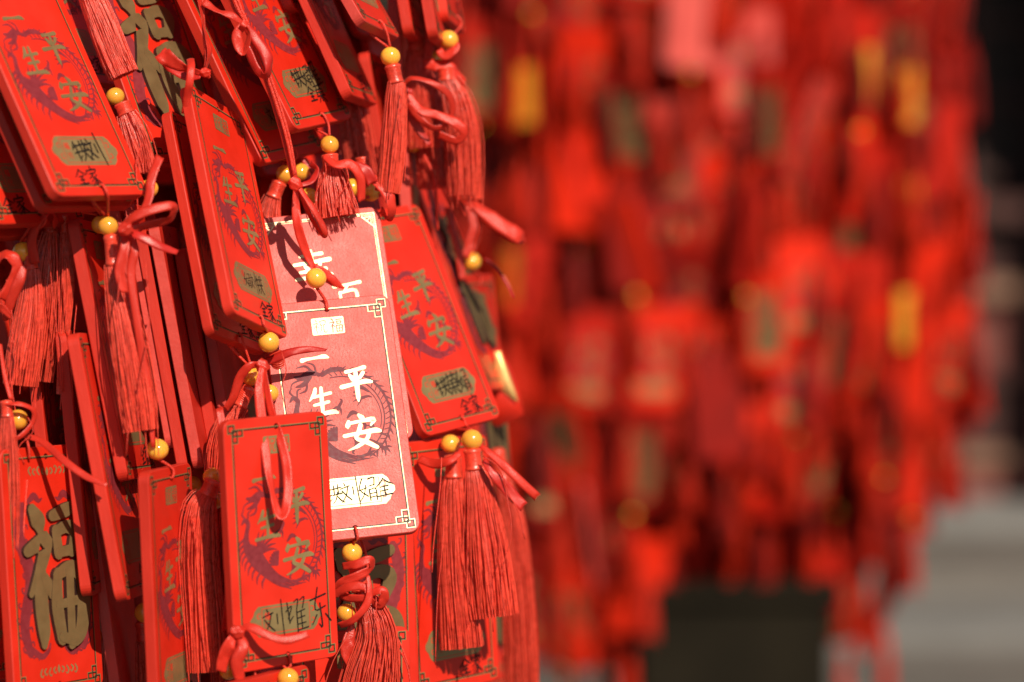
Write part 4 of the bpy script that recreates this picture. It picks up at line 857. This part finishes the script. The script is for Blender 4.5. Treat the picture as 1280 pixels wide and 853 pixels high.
# ---- plaques deeper in the pile, showing through the gaps
rnd = random.Random(21); nf = 0
for j, y in enumerate((-180, -60, 60, 190, 320, 450, 580, 700)):
    for i in range(9):
        x = -60 + i * 62 + rnd.uniform(-16, 16) + (j % 2) * 28
        if x > 505 + (60 if y > 440 else 0): continue
        d = 1.80 + .05 * rnd.random() + max(0, x - 250) * .0005
        ro = rnd.uniform(6, 20); L = 290 * 1.70 / d * 1.0
        T = (x, y + rnd.uniform(-30, 30)); B = (T[0] + L * math.sin(math.radians(ro)), T[1] + L * math.cos(math.radians(ro)))
        plaque(f'b{nf}', 'red plaque deep in the near pile, mostly hidden in shade behind the front plaques', T, B, (rnd.uniform(40, 110), -6), d, 'blank' if rnd.random() < .5 else 'red', jia=False, group='shaded plaques deep in the near pile')
        nf += 1

# ================================================================== FAR RACK, out of focus
FX, FY, FR = P(862, 426, 4.55).x, 4.55, .40
fr_ = empty('wishing_rack', Matrix.Translation((FX, FY, 0))); tag(fr_, 'round rack far behind, dark bronze pedestal showing under its blurred red plaques', 'rack')
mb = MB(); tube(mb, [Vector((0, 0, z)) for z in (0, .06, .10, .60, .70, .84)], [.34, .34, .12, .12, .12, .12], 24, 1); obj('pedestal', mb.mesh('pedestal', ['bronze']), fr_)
mb = MB(); tube(mb, [Vector((0, 0, z)) for z in (.83, .8301, 2.4, 2.4001)], [.05, .30, .33, .05], 28, 1); obj('drum', mb.mesh('drum', ['red_old']), fr_)
for z in (1.15, 1.3, 1.45, 1.6, 1.75, 1.9, 2.05):
    mb = MB(); tube(mb, [Vector((.345 * math.cos(a), .345 * math.sin(a), z)) for a in [i * math.pi / 20 for i in range(41)]], .008, 8, 1, closed_ends=False); obj('rail', mb.mesh('rail', ['wood_red']), fr_)
mb = MB(); bw = P(922 + 118, 426, 4.17).x - P(922, 426, 4.17).x; bz = P(922, 758, 4.17).z
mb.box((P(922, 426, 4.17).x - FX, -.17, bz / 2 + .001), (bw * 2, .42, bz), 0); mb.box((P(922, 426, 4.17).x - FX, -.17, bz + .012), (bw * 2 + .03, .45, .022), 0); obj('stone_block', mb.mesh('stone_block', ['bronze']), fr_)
FB = {k: board(k, e, seg=3) for k, e in (('red_far', 'red_far'), ('red_mid', 'red_mid'), ('red_old', 'red_old'), ('red_pale', 'pink_edge'), ('yellow_card', 'red_edge'))}
FT = {}
for k, mt in enumerate(('thread_far', 'thread_old', 'thread_far', 'thread_orange')):
    rr_ = random.Random(50 + k); bx = rr_.uniform(-.008, .008)
    path = [(Vector((0, 0, -.012)), .010), (Vector((bx * .1, 0, -.030)), .010), (Vector((bx * .3, 0, -.050)), .017), (Vector((bx * .7, 0, -.085)), .024), (Vector((bx, 0, -.125)), .027)]
    FT[k] = tassel_geo(path, 46, 60 + k, 4, thick=.0007, mat_=mt)
ORD = random.Random(11)
def far_plaque(th, z, rad, kind, tk, roll, pit, yaw, label):
    out = Vector((math.sin(th), -math.cos(th), 0))
    U = Vector((math.cos(th), math.sin(th), 0)); V = Vector((0, 0, 1))
    R = Matrix((U, V, out)).transposed().to_4x4()
    M = Matrix.Translation(Vector((FX, FY, z)) + out * rad) @ Matrix.Rotation(0, 4, 'Z') @ R @ Matrix.Rotation(yaw, 4, 'Y') @ Matrix.Rotation(pit, 4, 'X') @ Matrix.Rotation(roll, 4, 'Z')
    r = empty('wishing_plaque', M); tag(r, label, 'plaque', 'blurred plaques on the far rack')
    ob = obj('board', FB[kind], r)
    if kind == 'yellow_card': ob.scale = (.45, .55, 1)
    if kind != 'yellow_card' and ORD.random() < .55:
        obj('name_panel', MESH['r_panel'], r); obj('dragon_phoenix', MESH['r_motif'], r)
        if ORD.random() < .35: obj('raised_character', MESH['f_char'], r)
        else:
            for c in ('c2', 'c3', 'c4'): obj('character', MESH['r_' + c], r)
    if ORD.random() < .3: bead(r, M, M @ Vector((0, -PH / 2 - .008, .002)), 1.0)
    t = obj('tassel', FT[tk][0], r); t.matrix_parent_inverse = M.inverted(); t.matrix_basis = Matrix.Translation(M @ Vector((0, -PH / 2 - .003, .002))) @ Matrix.Rotation(ORD.uniform(0, 6), 4, 'Z')
    obj('binding', FT[tk][1], t)
    if ORD.random() < .85:              # a second, shorter tassel from the hanging loop
        tk = ORD.randrange(3); q = M @ Vector((ORD.uniform(-.03, .03), PH / 2 - ORD.uniform(0, .03), .012)); t = obj('tassel', FT[tk][0], r); t.matrix_parent_inverse = M.inverted(); t.matrix_basis = Matrix.Translation(q) @ Matrix.Rotation(ORD.uniform(0, 6), 4, 'Z') @ Matrix.Rotation(ORD.uniform(-.2, .2), 4, 'X')
        obj('binding', FT[tk][1], t)
def wherez(py, d=4.2): return P(640, py, d).z
rows = [-90 + 58 * k for k in range(15)]
nfar = 0
for j, y_ in enumerate(rows):
    rad0 = .405; taper = max(0, (y_ - 430)) * .00030
    m_ = 21
    for i in range(m_):
        th = math.radians(-86 + 172 * (i + (j % 2) * .5) / m_ + ORD.uniform(-4, 4)); deg = math.degrees(th); rad = rad0 - (taper if deg > 0 else 0)
        y = y_ + ORD.uniform(-26, 26)
        if (y > 548 and -11 < deg < 41) or (y > 600 and deg > 60) or (y > 690 and deg > 44): continue
        if ORD.random() < .06: continue
        kind = ORD.choices(['red_far', 'red_mid', 'red_old', 'red_pale'], [.34, .28, .34, .04])[0]; tk = ORD.randrange(3)
        x_, pr = FX + math.sin(th) * rad, None
        pxx = 862 + 845 * math.sin(th) * rad
        for sx, sy in ((840, 40), (980, 150), (830, 180), (960, 300)):
            if abs(pxx - sx) < 20 and abs(y + 58 - sy) < 34: kind = 'red_pale'  # plaques at the glint spots take the painted glint colour
        col = ('upper' if y < 150 else 'central' if y < 380 else 'lower') + ' ' + ('left' if pxx < 760 else 'middle' if pxx < 1010 else 'right') + ' part of the far rack'
        lab = ('pale pinkish blurred plaque' if kind == 'red_pale' else 'blurred red plaque' if kind == 'red_far' else 'dull blurred red plaque' if kind == 'red_mid' else 'dark maroon blurred plaque') + (' with orange tassel' if tk == 3 else '') + ' in the ' + col
        far_plaque(th, wherez(y + 58), rad + ORD.uniform(-.07, .03), kind, tk, ORD.uniform(-.18, .18), ORD.uniform(-.14, .34), ORD.uniform(-.9, .9), lab); nfar += 1

for px_, py_, kd, lab in ((1102, 120, 'yellow_card', 'tall yellow blurred card right of centre near the top of the far rack'), (1108, 260, 'yellow_card', 'yellow blurred card below the tall one on the far rack'), (1104, 400, 'yellow_card', 'yellow blurred card, lowest of the column on the right of the far rack'),
        (648, 120, 'yellow_card', 'yellow blurred card at upper left of the far rack beside the near tassels'), (1044, 95, 'yellow_card', 'yellow green blurred card left of the tall yellow one on the far rack'), (632, 345, 'yellow_card', 'yellow blurred card on the far rack beside the pointing near ribbon'),
        (843, 25, 'red_pale', 'pale pink blurred plaque at the top centre of the far rack')):
    th = math.asin(max(-.95, min(.95, (px_ - 862) / (845 * .43))))
    far_plaque(th, wherez(py_), .455, kd, 0, ORD.uniform(-.15, .15), -.05, ORD.uniform(-.3, .3), lab)
